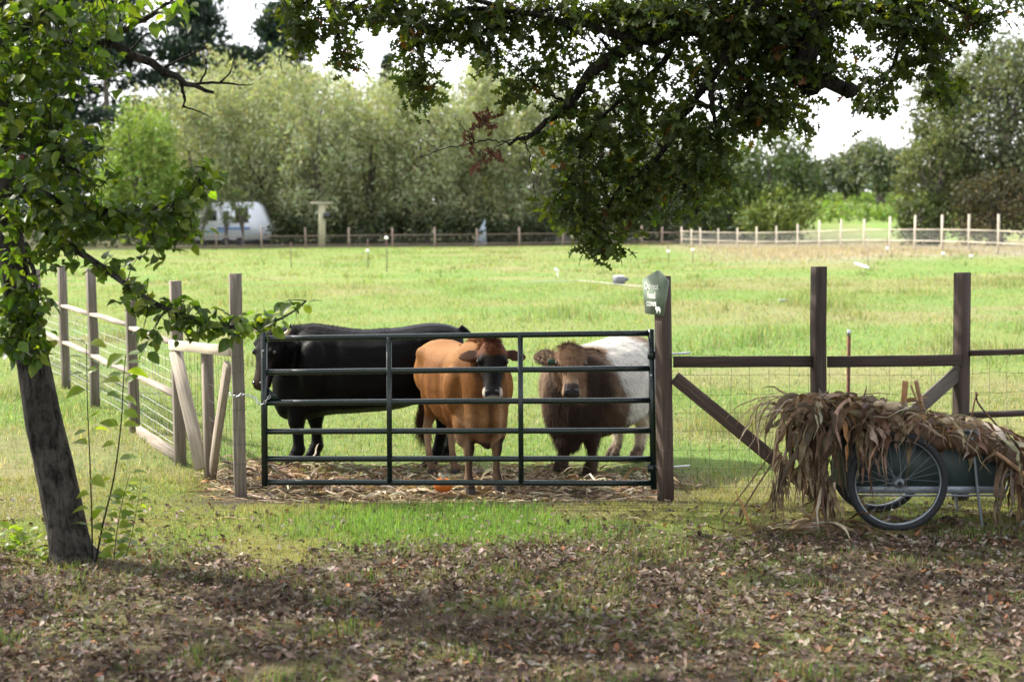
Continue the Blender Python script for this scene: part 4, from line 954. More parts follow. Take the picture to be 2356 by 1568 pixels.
def wheel(c, r):
    t = part(cart, 'wheel', M_TYRE, sh(lathe([(r - .029 + .029 * math.cos(a), .025 * math.sin(a)) for a in np.linspace(0, 2 * math.pi, 13)], 56, c, 'Y')), smooth=True); t.name = 'wheel'
    part(t, 'rim', M_ALU, sh(lathe([(r - .060, -.011), (r - .056, -.013), (r - .042, -.016), (r - .040, 0), (r - .042, .016), (r - .056, .013), (r - .060, .011), (r - .060, -.011)], 56, c, 'Y')), smooth=True)
    part(t, 'hub', M_ALU, sh(lathe([(0, -.055), (.018, -.055), (.02, -.05), (.036, -.046), (.038, -.03), (.03, -.022), (.03, .022), (.038, .03), (.034, .046), (.0, .05)], 20, c, 'Y')), smooth=False)
    part(t, 'axle_cap', M_TYRE, sh(lathe([(0, -.058), (.015, -.058), (.017, -.054)], 14, c, 'Y')))
    for k in range(28):
        a = 2 * math.pi * k / 28; b = a + (.5 if k % 4 < 2 else -.5); sy = -.038 if k % 2 else .038
        p0 = c + np.array([.032 * math.cos(b), sy, .032 * math.sin(b)]); p1 = c + np.array([(r - .057) * math.cos(a), sy * .1, (r - .057) * math.sin(a)])
        part(t, 'spoke', M_ALU, sh(tube(np.array([p0, p1]), .0017, 4, False)))
wc = P(2065, 1124, YN); gzr = float(H(wc[0], wc[1])); wheel(np.array([wc[0], YN, gzr + .350]), .358)
wheel(np.array([wc[0] + .03, YF, float(H(wc[0], YF)) + .345]), .355)
part(cart, 'axle', M_ALU, sh(tube(np.array([[wc[0], YN + .04, gzr + .34], [wc[0] + .03, YF - .04, gzr + .335]]), .011, 8)))

# corn stalks heaped on the cart
heap = thing('corn_stalk_heap', 'heap of dry brown corn stalks and leaves spilling over the garden cart', 'corn stalks', P(2065, 990, 10.3))
hp_ = []
def hz(x_px): return np.interp(x_px, [1690, 1740, 1800, 1880, 1960, 2050, 2150, 2250, 2310, 2360, 2420], [945, 925, 905, 900, 902, 920, 945, 955, 990, 1045, 1095])
# core of the heap
nx_, ny_ = 34, 12; Vc = []
for j in range(ny_):
    for i in range(nx_):
        px = 1835 + (2400 - 1835) * i / (nx_ - 1); Yc = 9.98 + .62 * j / (ny_ - 1)
        top = P(px, hz(px) + 14, 10.3)[2]; edge = math.sin(math.pi * j / (ny_ - 1)) ** .35 * min(1, i / 2.5) ** .5; z = top * edge + (1 - edge) * (top - .12) + rng.normal(0, .018)
        Vc.append((P(px, 1000, 10.3)[0], Yc, z))
Vc = np.array(Vc); Fc = [(j * nx_ + i, j * nx_ + i + 1, (j + 1) * nx_ + i + 1, (j + 1) * nx_ + i) for j in range(ny_ - 1) for i in range(nx_ - 1)]
Vb = Vc.copy(); Vb[:, 2] -= .09; ring_ = [i for i in range(nx_)] + [j * nx_ + nx_ - 1 for j in range(1, ny_)] + [(ny_ - 1) * nx_ + i for i in range(nx_ - 2, -1, -1)] + [j * nx_ for j in range(ny_ - 2, 0, -1)]
o = len(Vc); Fc += [tuple(o + k for k in f_[::-1]) for f_ in Fc] + [(ring_[k], ring_[(k + 1) % len(ring_)], o + ring_[(k + 1) % len(ring_)], o + ring_[k])[::-1] for k in range(len(ring_))]
part(heap, 'matted_core', M_CORN, (np.concatenate([Vc, Vb]), Fc, (.13, .085, .05)))
sets = []
def cset(n, xr, yoff, Yr, dirf, L, w, g, seg=7, wob=.3, tw=1.6):
    px = rng.uniform(*xr, n); p = np.array([P(a, hz(a) + rng.uniform(*yoff), b) for a, b in zip(px, rng.uniform(*Yr, n))])
    d = np.array([dirf() for _ in range(n)]); V, f, k = ribbons(p, d, rng.uniform(*L, n), rng.uniform(*w, n), rng.uniform(*g, n), None, seg, wob, tw)
    return V, f, cornc(n, (.22, .24, .08, .24, .04, .15, .03))
U = rng.uniform; Nr = rng.normal
sets.append(cset(300, (1820, 2340), (4, 50), (9.9, 10.55), lambda: (Nr() * 1.0, Nr() * .4, U(-.25, .12)), (.10, .38), (.022, .075), (1.0, 3.0), 7, .7, 3.0))          # on top
sets.append(cset(260, (1820, 2340), (2, 50), (9.9, 10.55), lambda: (Nr() * 1.0, Nr() * .4, U(-.2, .16)), (.15, .5), (.006, .018), (.6, 2.5), 8, .5, 2.0))
sets.append(cset(46, (1940, 2060), (15, 75), (9.84, 9.93), lambda: (Nr() * .8, -U(.0, .4), U(-.6, .2)), (.15, .6), (.014, .07), (2.0, 6), 9, .7, 3.2))             # over the near side, left
sets.append(cset(20, (2050, 2300), (25, 40), (9.86, 9.95), lambda: (Nr() * .9, -U(.1, .5), U(-.6, .2)), (.10, .28), (.016, .06), (2, 7), 8, .7, 3.0))               # over the panel
sets.append(cset(110, (1820, 1950), (5, 80), (9.85, 10.5), lambda: (-U(-.3, .9), Nr() * .5, U(-.6, .25)), (.2, .85), (.014, .07), (1.6, 6), 11, .7, 3.2))    # off the left end
sets.append(cset(34, (1770, 1850), (2, 40), (9.9, 10.4), lambda: (-1, Nr() * .3, U(-.2, .15)), (.2, .55), (.005, .018), (.8, 4), 10, .45))           # long thin tassels
sets.append(cset(110, (2290, 2400), (-5, 80), (9.85, 10.6), lambda: (U(-.3, .9), -U(-.4, .6), U(-.6, .2)), (.2, .7), (.014, .065), (2, 6), 9, .65, 3.0))                   # off the right end
for (px, py, k) in ((1800, 1095, 60), (1785, 1135, 30), (1905, 1150, 40)):      # drooping tassels and torn leaf bunches
    p = np.array([P(px, py - 30, 9.9)] * k) + rng.normal(0, .02, (k, 3)); V, f, _ = ribbons(p, np.stack([rng.normal(0, .28, k), rng.normal(0, .25, k), -np.ones(k)], 1), rng.uniform(.12, .4, k), rng.uniform(.004, .02 if px < 1850 else .05, k), 2, None, 7, .3, 2); sets.append((V, f, cornc(k, (.24, .24, .09, .23, .05, .12, .03))))
Vall = []; Call = []; fl = []
for V, f, C in sets:
    for i in range(len(V)): Vall.append((V[i], f, C[i]))
order = list(range(len(Vall))); random.shuffle(order)
size = lambda i: np.linalg.norm(Vall[i][0][0] - Vall[i][0][-1])
order.sort(key=lambda i: -size(i) + (Vall[i][0][:, 1].mean() - 9.9) * .6)
for i in order[:300]:
    v, f, c = Vall[i]; mk('corn_leaf', v, f, M_CORN, heap, np.tile(c, (len(v), 1)))
m = MB()
for i in order[300:]:
    v, f, c = Vall[i]; m.add(v, f, c)
tag(m.build('corn_leaves', M_CORN, heap), kind='stuff')
def stalk(pts, Y, r, col): part(heap, 'stalk', M_CORN, (*tube(smooth_path(np.array([P(x, y, Y) for x, y in pts]), 8), r, 8), col))
stalk([(2078, 935), (2081, 905), (2083, 876)], 10.2, .022, (.36, .20, .09)); stalk([(2122, 940), (2114, 905), (2107, 874)], 10.3, .017, (.34, .22, .12)); stalk([(2096, 885), (2103, 905), (2112, 925)], 10.2, .008, (.4, .27, .14))
stalk([(2150, 958), (2180, 975), (2215, 992)], 9.95, .013, (.45, .32, .18)); stalk([(2290, 1040), (2325, 1065), (2362, 1095)], 9.85, .014, (.42, .26, .15))
stalk([(1905, 1170), (1885, 1060), (1880, 960)], 9.88, .009, (.12, .075, .045)); stalk([(1660, 1195), (1740, 1090), (1800, 1000)], 10.0, .005, (.16, .10, .06)); stalk([(1700, 1185), (1770, 1075), (1800, 1040)], 9.95, .006, (.13, .08, .05))
stalk([(2245, 900), (2252, 930), (2300, 985), (2356, 1060)], 10.2, .007, (.14, .08, .05)); stalk([(2235, 960), (2243, 920), (2250, 905)], 10.2, .006, (.18, .09, .05))
# husked pale lumps
for (px, py, Y, r) in ((2052, 935, 9.98, .035), (2022, 928, 9.97, .022), (2180, 968, 9.96, .03), (1940, 940, 9.95, .024)):
    c = P(px, py, Y); d = unit((Nr(), Nr() * .3, Nr() * .3)); x_, y_, _ = frame(d)
    part(heap, 'husk', M_CORN, (*loft([ring(c + d * t * r * 1.9, x_ * r * math.sqrt(1.0001 - t * t) ** .8, y_ * r * math.sqrt(1.0001 - t * t) ** .8, -y_ * r * math.sqrt(1.0001 - t * t) ** .8) for t in np.linspace(-.98, .98, 9)]), (.5, .4, .27)), smooth=True)
# a bundle fallen beneath the cart
n = 90; p = np.array([P(a, b, c) for a, b, c in zip(rng.normal(1880, 75, n), rng.uniform(1190, 1235, n), rng.uniform(9.8, 10.15, n))]); p[:, 2] = H(p[:, 0], p[:, 1]) + rng.uniform(.005, .10, n) * np.exp(-((p[:, 0] - 2.15) / .2) ** 2) + .01
V, f, k = ribbons(p, np.stack([rng.normal(0, 1, n), rng.normal(0, .4, n), rng.uniform(-.2, .3, n)], 1), rng.uniform(.15, .55, n), rng.uniform(.012, .04, n), 1.5, None, 6, .35, 1.5)
v, F, c = ribbon_mesh(V, f, cornc(n)); tag(mk('fallen_corn', v, F, M_CORN, C=c), 'dry corn leaves dropped on the grass below the cart', 'corn stalks', kind='stuff')
n = 60; p = np.stack([rng.uniform(2.5, 4.2, n), rng.uniform(9.9, 10.7, n), np.zeros(n)], 1); p[:, 2] = H(p[:, 0], p[:, 1]) + .01
V, f, k = ribbons(p, np.stack([rng.normal(0, 1, n), rng.normal(0, .4, n), rng.uniform(-.1, .2, n)], 1), rng.uniform(.15, .45, n), rng.uniform(.012, .04, n), 1.5, None, 6, .35, 1.5)
v, F, c = ribbon_mesh(V, f, cornc(n)); tag(mk('corn_scraps', v, F, M_CORN, C=c), 'scattered corn leaf scraps on the grass behind the cart wheel', 'corn stalks', kind='stuff')
# a few pieces that stand out on the lawn
def ground_piece(name, label, px, py, ang, L, w, col, cat, up=.25):
    g = G(px, py); V, f, k = ribbons(np.array([g + [0, 0, .012]]), np.array([[math.cos(ang), math.sin(ang), up]]), L, w, 2.0, None, 7, .25, 1.0)
    tag(mk(name, V[0], f, M_CORN, None, np.tile(np.array(col), (k, 1))), label, cat)
ground_piece('corn_husk', 'pale curled corn husk among the brown leaves in the shade', 592, 1310, -.9, .16, .02, (.62, .55, .38), 'husk', .1)
for i, (px, py, a, lab) in enumerate(((430, 1215, .5, 'thin dry corn leaf on the sunny lawn just right of the tall shoots'), (500, 1195, .1, 'bent dry corn leaf on the lawn below the fence corner'), (1440, 1195, -.2, 'dry corn leaf on the brown lawn below the end of the gate'), (2150, 1320, 0.1, 'long dry corn leaf lying in the grass in front of the cart'))):
    ground_piece('corn_leaf_scrap', lab, px, py, a, .3, .022, (.46, .35, .20), 'corn leaf')

# ------------------------------------------------------------------ far fences, stakes and things in the pasture
def far_fence(name, label, posts, mat, mesh, railz, wid=.11):
    t0 = P(*posts[0][:2], posts[0][2]); root = thing(name, label, 'fence', (t0[0], t0[1], float(H(t0[0], t0[1]))))
    pts = []
    for (px, top, Y) in posts:
        t = P(px, top, Y); g = float(H(t[0], t[1])); part(root, 'post', mat, beam([t[0], t[1], g - .2], t, wid, wid, (.2, -1, 0), .008, .01, (1 + .15 * rng.normal(),) * 3, 2)); pts.append(np.array([t[0], t[1], g]))
    for a, b in zip(pts[:-1], pts[1:]):
        for z in railz: part(root, 'rail', mat, beam(a + [0, -.05, z], b + [0, -.05, z], .03, .05, (0, 0, 1), .004, .0, (.8,) * 3))
        m = MB(); L = np.linalg.norm(b - a)
        for z in np.arange(.1, railz[0], .11): m.add(*tube(np.array([a + [0, .06, z], b + [0, .06, z]]), .004, 3, False))
        for s in (np.arange(int(L / .16)) + .5) / int(L / .16): m.add(*tube(np.array([a + (b - a) * s + [0, .06, .1], a + (b - a) * s + [0, .06, railz[0]]]), .004, 3, False))
        m.build('wire_mesh', mesh, root)
    return root
M_WOOD_FAR = mat_wood('old far wood', (.13, .09, .075), (.36, .28, .24), .2)
far_fence('boundary_fence', 'distant grey wooden fence with dark mesh in front of the willows', [(380, 524, 104), (497, 524, 104), (600.7, 521, 104), (702, 524, 104), (802.7, 523, 104), (902.7, 524, 104), (1000, 522, 104), (1097.5, 525, 104), (1194.7, 522, 104), (1295, 524, 104), (1384, 523, 104), (1477, 519, 104), (1524, 521, 103), (1568, 521, 102)], M_WOOD_FAR, M_WIRE_DARK, (.95, .28))
zx = [715, 763, 805, 892, 983, 1075, 1170, 1272, 1377, 1481, 1592, 1715, 1836, 1965, 2094, 2235, 2390]; zt = [222, 225, 228, 230, 228, 222, 218, 208, 192, 185, 185, 173, 167, 165, 162, 162, 160]
ps = []
for i, (a, b) in enumerate(zip(zx, zt)):
    s = (a - 715) / (2235 - 715); ps.append((1225 + .48 * a, 414.7 + .48 * b, 1 / ((1 - s) / 101 + s / 63.5)))
far_fence('pale_fence', 'distant fence of new pale posts and rails curving along the dry grass', ps, M_WOOD_PALE, M_WIRE, (1.05, .5), .085)
M_STAKE = mat_plain('brown stake', (.14, .085, .06), .8)
for i, (px, a, b, Y, lab) in enumerate(((669, 557, 613, 64, 'thin rusty stake in the pasture nearest the white caravan'), (846, 549, 615, 63, 'thin stake with a white insulator left of the tall rusty stake'), (889, 545, 623, 58, 'tall rusty stake with a white tip standing alone in the pasture'),
        (1538, 556, 609, 66, 'dark stake with a white insulator left of its shorter twin'), (1594, 573, 609, 66, 'short dark stake with a white insulator on top'), (2042, 547, 604, 66, 'stake with an insulator left of the last two before the pale fence end'), (2170, 563, 611, 62, 'stake in front of the dry grass, second from right'), (2235, 571, 614, 60, 'rightmost thin stake in front of the dry grass'), (1998, 545, 621, 57, 'pale slender pole rising beside the white pipe'))):
    t = P(px, a, Y); g = float(H(t[0], t[1])); rt = thing('electric_fence_stake', lab, 'stake', (t[0], t[1], g), 'stakes in the pasture')
    part(rt, 'shaft', M_WOOD_PALE if i == 8 else M_STAKE, beam([t[0], t[1], g - .1], t, .035, .035, (0, -1, 0), .004))
    if i in (1, 3, 4, 5, 6, 7, 2):
        c = P(px, (a + 2) if i in (2, 4) else a + (b - a) * .42, Y); part(rt, 'insulator', M_WHITE, sh(lathe([(0, -.07), (.06, -.06), (.08, 0), (.06, .06), (0, .07)], 8, c)), smooth=True)
g = G(1424, 655); tb = thing('water_bowl', 'round grey drum lying in the middle of the pasture', 'drum', g)
M_GREY = mat_plain('grey plastic', (.12, .125, .14), .5)
part(tb, 'drum', M_GREY, sh(lathe([(0, .0), (.19, .02), (.215, .12), (.20, .24), (.17, .27), (.0, .27)], 18, g)), smooth=True); part(tb, 'rim', M_WHITE, sh(lathe([(.17, .27), (.19, .28), (.18, .295), (.16, .285)], 18, g))); part(tb, 'spout', M_GREY, sh(tube(np.array([g + [.18, 0, .15], g + [.3, 0, .2]]), .06, 8)))
hose = np.array([G(x, y) + [0, 0, .05] for x, y in ((1205, 653), (1270, 650), (1340, 649), (1410, 656), (1450, 660), (1490, 663), (1530, 668))])
tag(mk('hose', *tube(smooth_path(hose, 24), .009, 6), M_WIRE), 'pale water hose lying across the pasture past the grey drum', 'hose')
g = G(1283, 640); sp = thing('sprinkler', 'white sprinkler head on a short standpipe in the pasture', 'sprinkler', g)
part(sp, 'standpipe', M_WHITE, sh(tube(np.array([g, g + [0, 0, .2]]), .02, 6))); c = P(1280, 621, g[1]); part(sp, 'head', M_WHITE, beam(c + [-.06, 0, .05], c + [.08, 0, -.05], .09, .09, (0, 0, 1), .02)); part(sp, 'arm', M_WHITE, sh(tube(np.array([g + [0, 0, .2], c]), .015, 5)))
a, b = G(1968, 609) + [0, 0, .06], G(1997, 619) + [0, 0, .06]; tag(mk('pipe', *tube(np.array([a, b]), .05, 10), M_WHITE), 'short white pipe lying on the grass near the pale pole', 'pipe')
g = G(1802, 694); tag(mk('flat_stone', *loft([ring(g + [0, 0, zz], np.array([.13, 0, 0]) * q, np.array([0, .1, 0]) * q, np.array([0, -.1, 0]) * q, .8) for zz, q in ((-.02, .9), (.03, 1.0), (.07, .92))]), mat_plain('pale stone', (.26, .25, .23), .8)), 'flat pale stone lying in the pasture grass', 'stone')
# caravan
M_VAN = mat_plain('white caravan skin', (.72, .76, .82), .4, 0, .06, 2); M_GLASS = mat_plain('dark glass', (.015, .018, .02), .1, 0, .1); M_BLUE = mat_plain('blue stripe', (.10, .20, .40), .4)
Yv = 116
def pv(x, y): return P(x, y, Yv)
vr = thing('caravan', 'white caravan with dark windows parked under the willows', 'caravan', pv(540, 560))
out_ = [(448, 552), (448, 478), (470, 466), (588, 465), (600, 474), (624, 530), (622, 551)]
a = np.array([pv(*q_) for q_ in out_]); b = a + [0, 2.4, 0]; k = len(a)
part(vr, 'body', M_VAN, sh((np.concatenate([a, b]), [tuple(range(k)), tuple(range(2 * k - 1, k - 1, -1))] + [(i, k + i, k + (i + 1) % k, (i + 1) % k) for i in range(k)])))
def plate(r, n_, mt, x0, y0_, x1, y1_, d=.03, Y=Yv):
    p0 = P(x0, y0_, Y); p1 = P(x1, y1_, Y); c_ = (p0 + p1) / 2; return part(r, n_, mt, beam(np.array([p0[0], Y - d / 2, c_[2]]), np.array([p1[0], Y - d / 2, c_[2]]), d, abs(p1[2] - p0[2]), (0, 0, 1), .005))
for w_ in ((474, 485, 499, 508), (514, 485, 528, 506), (540, 477, 572, 512)):
    pw = plate(vr, 'window', M_GREY, *w_); x0_, a_, x1_, b_ = w_; pn = plate(vr, 'pane', M_GLASS, x0_ + 1.2, a_ + 1.2, x1_ - 1.2, b_ - 1.2, .05); pn.parent = pw; pn.matrix_parent_inverse = Matrix.Translation(Vector(vr.location)) @ Matrix.Translation(-Vector(vr.location)); pn.matrix_parent_inverse = Matrix.Identity(4)
plate(vr, 'stripe', M_BLUE, 500, 523, 575, 528); plate(vr, 'stripe', M_BLUE, 455, 531, 520, 534)
for px in (520, 552): part(vr, 'wheel', M_TYRE, sh(lathe([(0, -.1), (.30, -.1), (.36, -.06), (.36, .12)], 20, pv(px, 556) + [0, -.02, 0], 'Y')))
plate(vr, 'skirt', M_GLASS, 452, 552, 620, 560, .06, Yv + .3)
# post with a flat top, tarpaulin, small shed
g = P(741, 572, 108); fp = thing('feeder_post', 'wooden post with a flat board on top in front of the willows', 'post', g)
part(fp, 'post', M_WOOD_PALE, beam([g[0], 108, -.2], P(741, 468, 108), .5, .3, (0, -1, 0), .02, 0, (.5, .55, .4))); a = P(715, 467, 108); b = P(767, 467, 108); part(fp, 'board', M_WOOD_PALE, beam(a, b, .5, .13, (0, 0, 1), .01)); part(fp, 'box', M_GLASS, beam(P(752, 503, 107.7), P(752, 489, 107.7), .5, .4, (0, -1, 0), .02))
M_TARP = mat_plain('grey tarpaulin', (.32, .38, .42), .6); A_, B_, C_ = P(1086, 566, 112), P(1120, 566, 112), P(1116, 502, 112)
V = np.array([A_, B_, C_, A_ + [.3, 3, 0], B_ + [0, 3, 0], C_ + [0, 3, -.3]]); tag(mk('tarpaulin', V, [(0, 1, 2), (5, 4, 3), (0, 3, 4, 1), (1, 4, 5, 2), (2, 5, 3, 0)], M_TARP), 'grey tarpaulin sheet standing under the dark willows', 'tarpaulin')
sd_ = thing('shed', 'small pale shed half hidden behind the hanging oak leaves', 'shed', P(1275, 560, 118)); a, b = P(1238, 565, 118), P(1312, 565, 118); z = P(1275, 512, 118)[2]
part(sd_, 'wall', mat_plain('pale shed board', (.55, .52, .45), .7), beam([(a[0] + b[0]) / 2, 119.5, -.1], [(a[0] + b[0]) / 2, 119.5, z], b[0] - a[0], 2.4, (0, -1, 0), .02)); part(sd_, 'roof', M_GREY, beam([a[0] - .2, 119.5, z + .08], [b[0] + .2, 119.5, z + .08], 2.8, .14, (0, 0, 1), .02)); plate(sd_, 'door', M_GREY, 1262, 524, 1278, 560, .06, 118.25)
# ------------------------------------------------------------------ far trees
QV = np.array([(-.5, 0, 0), (0, -.32, .05), (.5, 0, 0), (0, .32, .05)]); QF = np.array([[0, 1, 2, 3]])
def foliage(cent, rad, n, size, base, hi, hang=0.0, long=1.0, sunny=.35):
    """n leaf sprays gathered round the given clump centres"""
    k = rng.integers(0, len(cent), n); r = rng.normal(0, .55, (n, 3)); p = cent[k] + r * rad[k][:, None] if rad.ndim == 1 else cent[k] + r * rad[k]
    cl = rng.uniform(0, 1, len(cent))[k]; mixv = np.clip(.55 * cl + .45 * rng.uniform(0, 1, n), 0, 1)[:, None]
    C = jitter(np.array(base) * (1 - mixv) + np.array(hi) * mixv, .16)
    D = randdir(n); D = D * (1 - hang) + np.array([0, 0, -1]) * hang * 1.5; Nn = randdir(n) + np.array([0, 0, .5])
    V0 = QV * np.array([long, 1 / math.sqrt(long), 1]); return scatter(V0, QF, p, frames(D, Nn), rng.uniform(.6, 1.4, n) * size, C)
def tree_base(px, Y): X = (px - 1178) * Y / FPX; return np.array([X, Y, float(H(X, Y))])
def limbs_to(root, base, targets, z0, r0, mat, lean=0):
    for t in targets:
        s = base + [0, 0, z0 * rng.uniform(.5, 1)]; md = s * .5 + t * .5 + np.array([rng.normal(0, .2), rng.normal(0, .2), (t[2] - s[2]) * .12])
        part(root, 'limb', mat, sh(tube(smooth_path(np.array([s, md, t]), 6), np.linspace(r0 * .55, r0 * .12, 6), 5)))
def broad_tree(name, label, px, ytop, Y, wpx, n, base, hi, size=.28, kind='broad', trunk=.25, low=.18, group=None, K=60, cat='tree', squash=1.0):
    b = tree_base(px, Y); top = P(px, ytop, Y)[2]; h = top - b[2]; rx = wpx / 2 * Y / FPX
    root = thing(name, label, cat, b, group)
    dirs = randdir(K); rr = rng.uniform(.35, 1, K) ** .5
    zc = b[2] + h * (low + (1 - low) * .5); cent = np.stack([b[0] + dirs[:, 0] * rr * rx * .86, b[1] + dirs[:, 1] * rr * rx * .8 * squash, zc + dirs[:, 2] * rr * h * (1 - low) * .46], 1)
    if kind == 'willow': 
        dirs[:, 2] = np.abs(dirs[:, 2]) ** .7 * np.sign(dirs[:, 2]); cent[:, 2] = np.maximum(cent[:, 2], b[2] + h * .22)
    if kind == 'willow':
        e = rng.integers(0, K, 16); cent[e, 2] = b[2] + h * rng.uniform(.88, 1.1, 16); cent[e, 0] = b[0] + rng.uniform(-.7, .7, 16) * rx
    R0 = np.full(K, rx * .28 if kind != 'willow' else rx * .20); rad = np.stack([R0, R0, R0 * (.8 if kind != 'willow' else 1.5)], 1)
    V, F, C = foliage(cent, rad, n, size, base, hi, .3 if kind == 'willow' else .1, 1.7 if kind == 'willow' else 1.2)
    V[:, 2] = np.maximum(V[:, 2], b[2] + .05)
    mk('crown', V, F, M_LEAF_FAR, root, C)
    tr = trunk; pts = np.array([b - [0, 0, .2], b + [rng.normal(0, .1), 0, h * .2], b + [rng.normal(0, .25), 0, h * .45], b + [rng.normal(0, .3), 0, h * .75]])
    part(root, 'trunk', M_BARK_FAR, sh(tube(smooth_path(pts, 9), np.linspace(tr, tr * .2, 9), 8)), smooth=True)
    limbs_to(root, b, cent[rng.choice(K, min(7, K), replace=False)], h * .35, tr, M_BARK_FAR)
    return root
WB, WH = (.19, .22, .115), (.44, .47, .29)
wl = [(330, 290, 112, 210, (.13, .20, .04), (.26, .36, .08), 'light yellow-green weeping willow at the left end of the willow row'),
      (470, 225, 118, 230, WB, WH, 'pale olive willow above the white caravan'),
      (600, 180, 120, 250, WB, WH, 'tallest pale willow, just right of the caravan'),
      (735, 205, 116, 240, WB, WH, 'pale willow behind the post with the flat board'),
      (860, 235, 119, 240, WB, WH, 'willow right of the post with the flat board'),
      (985, 215, 117, 240, (.17, .20, .10), WH, 'willow below the hanging oak spray left of centre'),
      (1110, 205, 121, 240, (.17, .20, .10), WH, 'willow behind the grey tarpaulin'),
      (1240, 240, 118, 230, (.15, .18, .09), (.38, .41, .24), 'willow behind the dead oak twigs'),
      (1370, 270, 120, 230, (.11, .14, .065), (.28, .31, .17), 'darker willow over the pale shed'),
      (1500, 300, 119, 230, (.09, .12, .05), (.22, .26, .12), 'dark willow behind the hanging oak tongue'),
      (1620, 330, 121, 200, (.07, .10, .04), (.16, .21, .08), 'dark green willow at the right end of the willow row')]
for (px, yt, Y, w, c0, c1, lab) in wl:
    broad_tree('willow_tree', lab, px, yt, Y, w, 10500, c0, c1, .27, 'willow', .28, .10, 'willows along the far fence', 110)
for (px, yt, Y, w, lab) in ((400, 250, 127, 260, 'pale willow behind the light green one and its taller neighbour'), (535, 215, 128, 260, 'pale willow behind the caravan roof in the second row'), (670, 205, 127, 280, 'pale willow in the second row right of the tallest one'), (800, 230, 128, 280, 'pale willow in the second row above the flat-topped post'), (925, 225, 127, 280, 'pale willow in the second row left of the hanging oak spray'), (1050, 215, 129, 280, 'pale willow in the second row above the grey tarpaulin'), (1180, 225, 128, 280, 'pale willow in the second row behind the dead twigs')):
    broad_tree('willow_tree', lab, px, yt, Y, w, 6000, WB, WH, .34, 'willow', .28, .06, 'willows along the far fence', 90)
for (px, yt, Y, lab) in ((528, 430, 111, 'slender young tree in front of the caravan door'), (562, 415, 111.5, 'slender young tree crossing the caravan window'), (470, 440, 111, 'slender young tree hiding the left end of the caravan')):
    broad_tree('young_tree', lab, px, yt, Y, 62, 420, (.06, .085, .03), (.16, .2, .08), .22, 'broad', .09, .35, 'young trees before the caravan', 14)
# undergrowth under the willows, coloured near black to give the shade there
xs = rng.uniform(-38, 22, 700); ys = rng.uniform(111, 127, 700); kp = ~((xs > -27.5) & (xs < -19) & (ys < 121)); xs, ys = xs[kp], ys[kp]; cent = np.stack([xs, ys, H(xs, ys) + rng.uniform(.2, 2.2, len(xs))], 1)
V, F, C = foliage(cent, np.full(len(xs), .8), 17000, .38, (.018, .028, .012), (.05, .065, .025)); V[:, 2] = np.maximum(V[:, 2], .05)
tag(mk('undergrowth', V, F, M_LEAF_FAR, C=C), 'shade-dark tangled undergrowth beneath the willows', 'undergrowth', kind='stuff')
def conifer(label, px, ytop, Y, wpx, n, base, hi, tip=.06):
    b = tree_base(px, Y); top = P(px, ytop, Y)[2]; h = top - b[2]; rx = wpx / 2 * Y / FPX; root = thing('conifer_tree', label, 'tree', b, 'dark conifers behind the willows')
    K = 190; t = rng.uniform(.08, 1, K) ** .85; a = rng.uniform(0, 2 * math.pi, K); rr = (tip + (1 - t) ** .75) * rx * rng.uniform(.45, 1.05, K)
    cent = np.stack([b[0] + np.cos(a) * rr, b[1] + np.sin(a) * rr, b[2] + t * h - rr * .12], 1)
    V, F, C = foliage(cent, np.stack([rx * .16 + rr * .16, rx * .16 + rr * .16, np.full(K, h * .022)], 1), n, .55, base, hi, .15, 1.8)
    mk('crown', V, F, M_LEAF_FAR, root, C); part(root, 'trunk', M_BARK_FAR, sh(tube(np.array([b - [0, 0, .2], b + [0, 0, h * .5], b + [0, 0, h * .97]]), [.5, .3, .04], 8)), smooth=True)
    tg = cent[rng.choice(K, 14, replace=False)]
    for q in tg: part(root, 'bough', M_BARK_FAR, sh(tube(np.array([[b[0], b[1], q[2] + .3], q]), [.09, .03], 4)))
    return root
CB, CH = (.010, .022, .016), (.04, .075, .045)
conifer('tall dark conifer at the left edge behind the leaning tree', 95, -140, 150, 420, 11000, CB, CH)
conifer('broad dark conifer behind the bare twigs', 260, -60, 146, 420, 12000, CB, CH)
conifer('dark conifer with a pointed top left of the bright sky gap', 465, -30, 150, 380, 10000, CB, CH)
conifer('conifer rising right of the bright sky gap', 655, 10, 152, 300, 8000, CB, CH)
conifer('dark low conifer between the two pointed conifers', 560, 110, 156, 260, 6000, CB, CH)
conifer('small conifer top showing between the hanging oak sprays', 1120, 100, 160, 150, 3000, CB, CH)
conifer('conifer peeking out left of the hanging oak spray', 900, 130, 162, 90, 1500, CB, CH)
# right side trees
broad_tree('poplar_tree', 'green leafy tree with a pointed top at the start of the pale fence', 1770, 285, 108, 230, 8000, (.035, .06, .022), (.12, .17, .06), .32, trunk=.22, low=.02, K=90)
broad_tree('leafy_bush', 'bright green bush at the foot of the pointed tree', 1790, 435, 104, 200, 4000, (.066, .10, .023), (.17, .22, .05), .28, trunk=.1, low=.0, K=40, cat='bush')
broad_tree('leafy_bush', 'dark green bush left of the pointed tree behind the far fence', 1690, 420, 112, 150, 3500, (.035, .06, .02), (.09, .13, .04), .3, trunk=.1, low=.0, K=40, cat='bush')
broad_tree('distant_oak_tree', 'distant grey-green oak with a thick trunk on the vineyard edge', 2025, 322, 190, 190, 6000, (.055, .075, .045), (.17, .20, .12), .5, trunk=.75, low=.28, K=45)
broad_tree('distant_oak_tree', 'smaller distant oak left of the one with the thick trunk', 1945, 350, 200, 120, 3500, (.05, .07, .042), (.15, .18, .11), .5, trunk=.45, low=.25, K=35)
broad_tree('distant_oak_tree', 'dark distant tree between the pointed tree and the grey-green oaks', 1872, 375, 205, 90, 2500, (.03, .05, .03), (.09, .12, .065), .5, trunk=.35, low=.1, K=25)
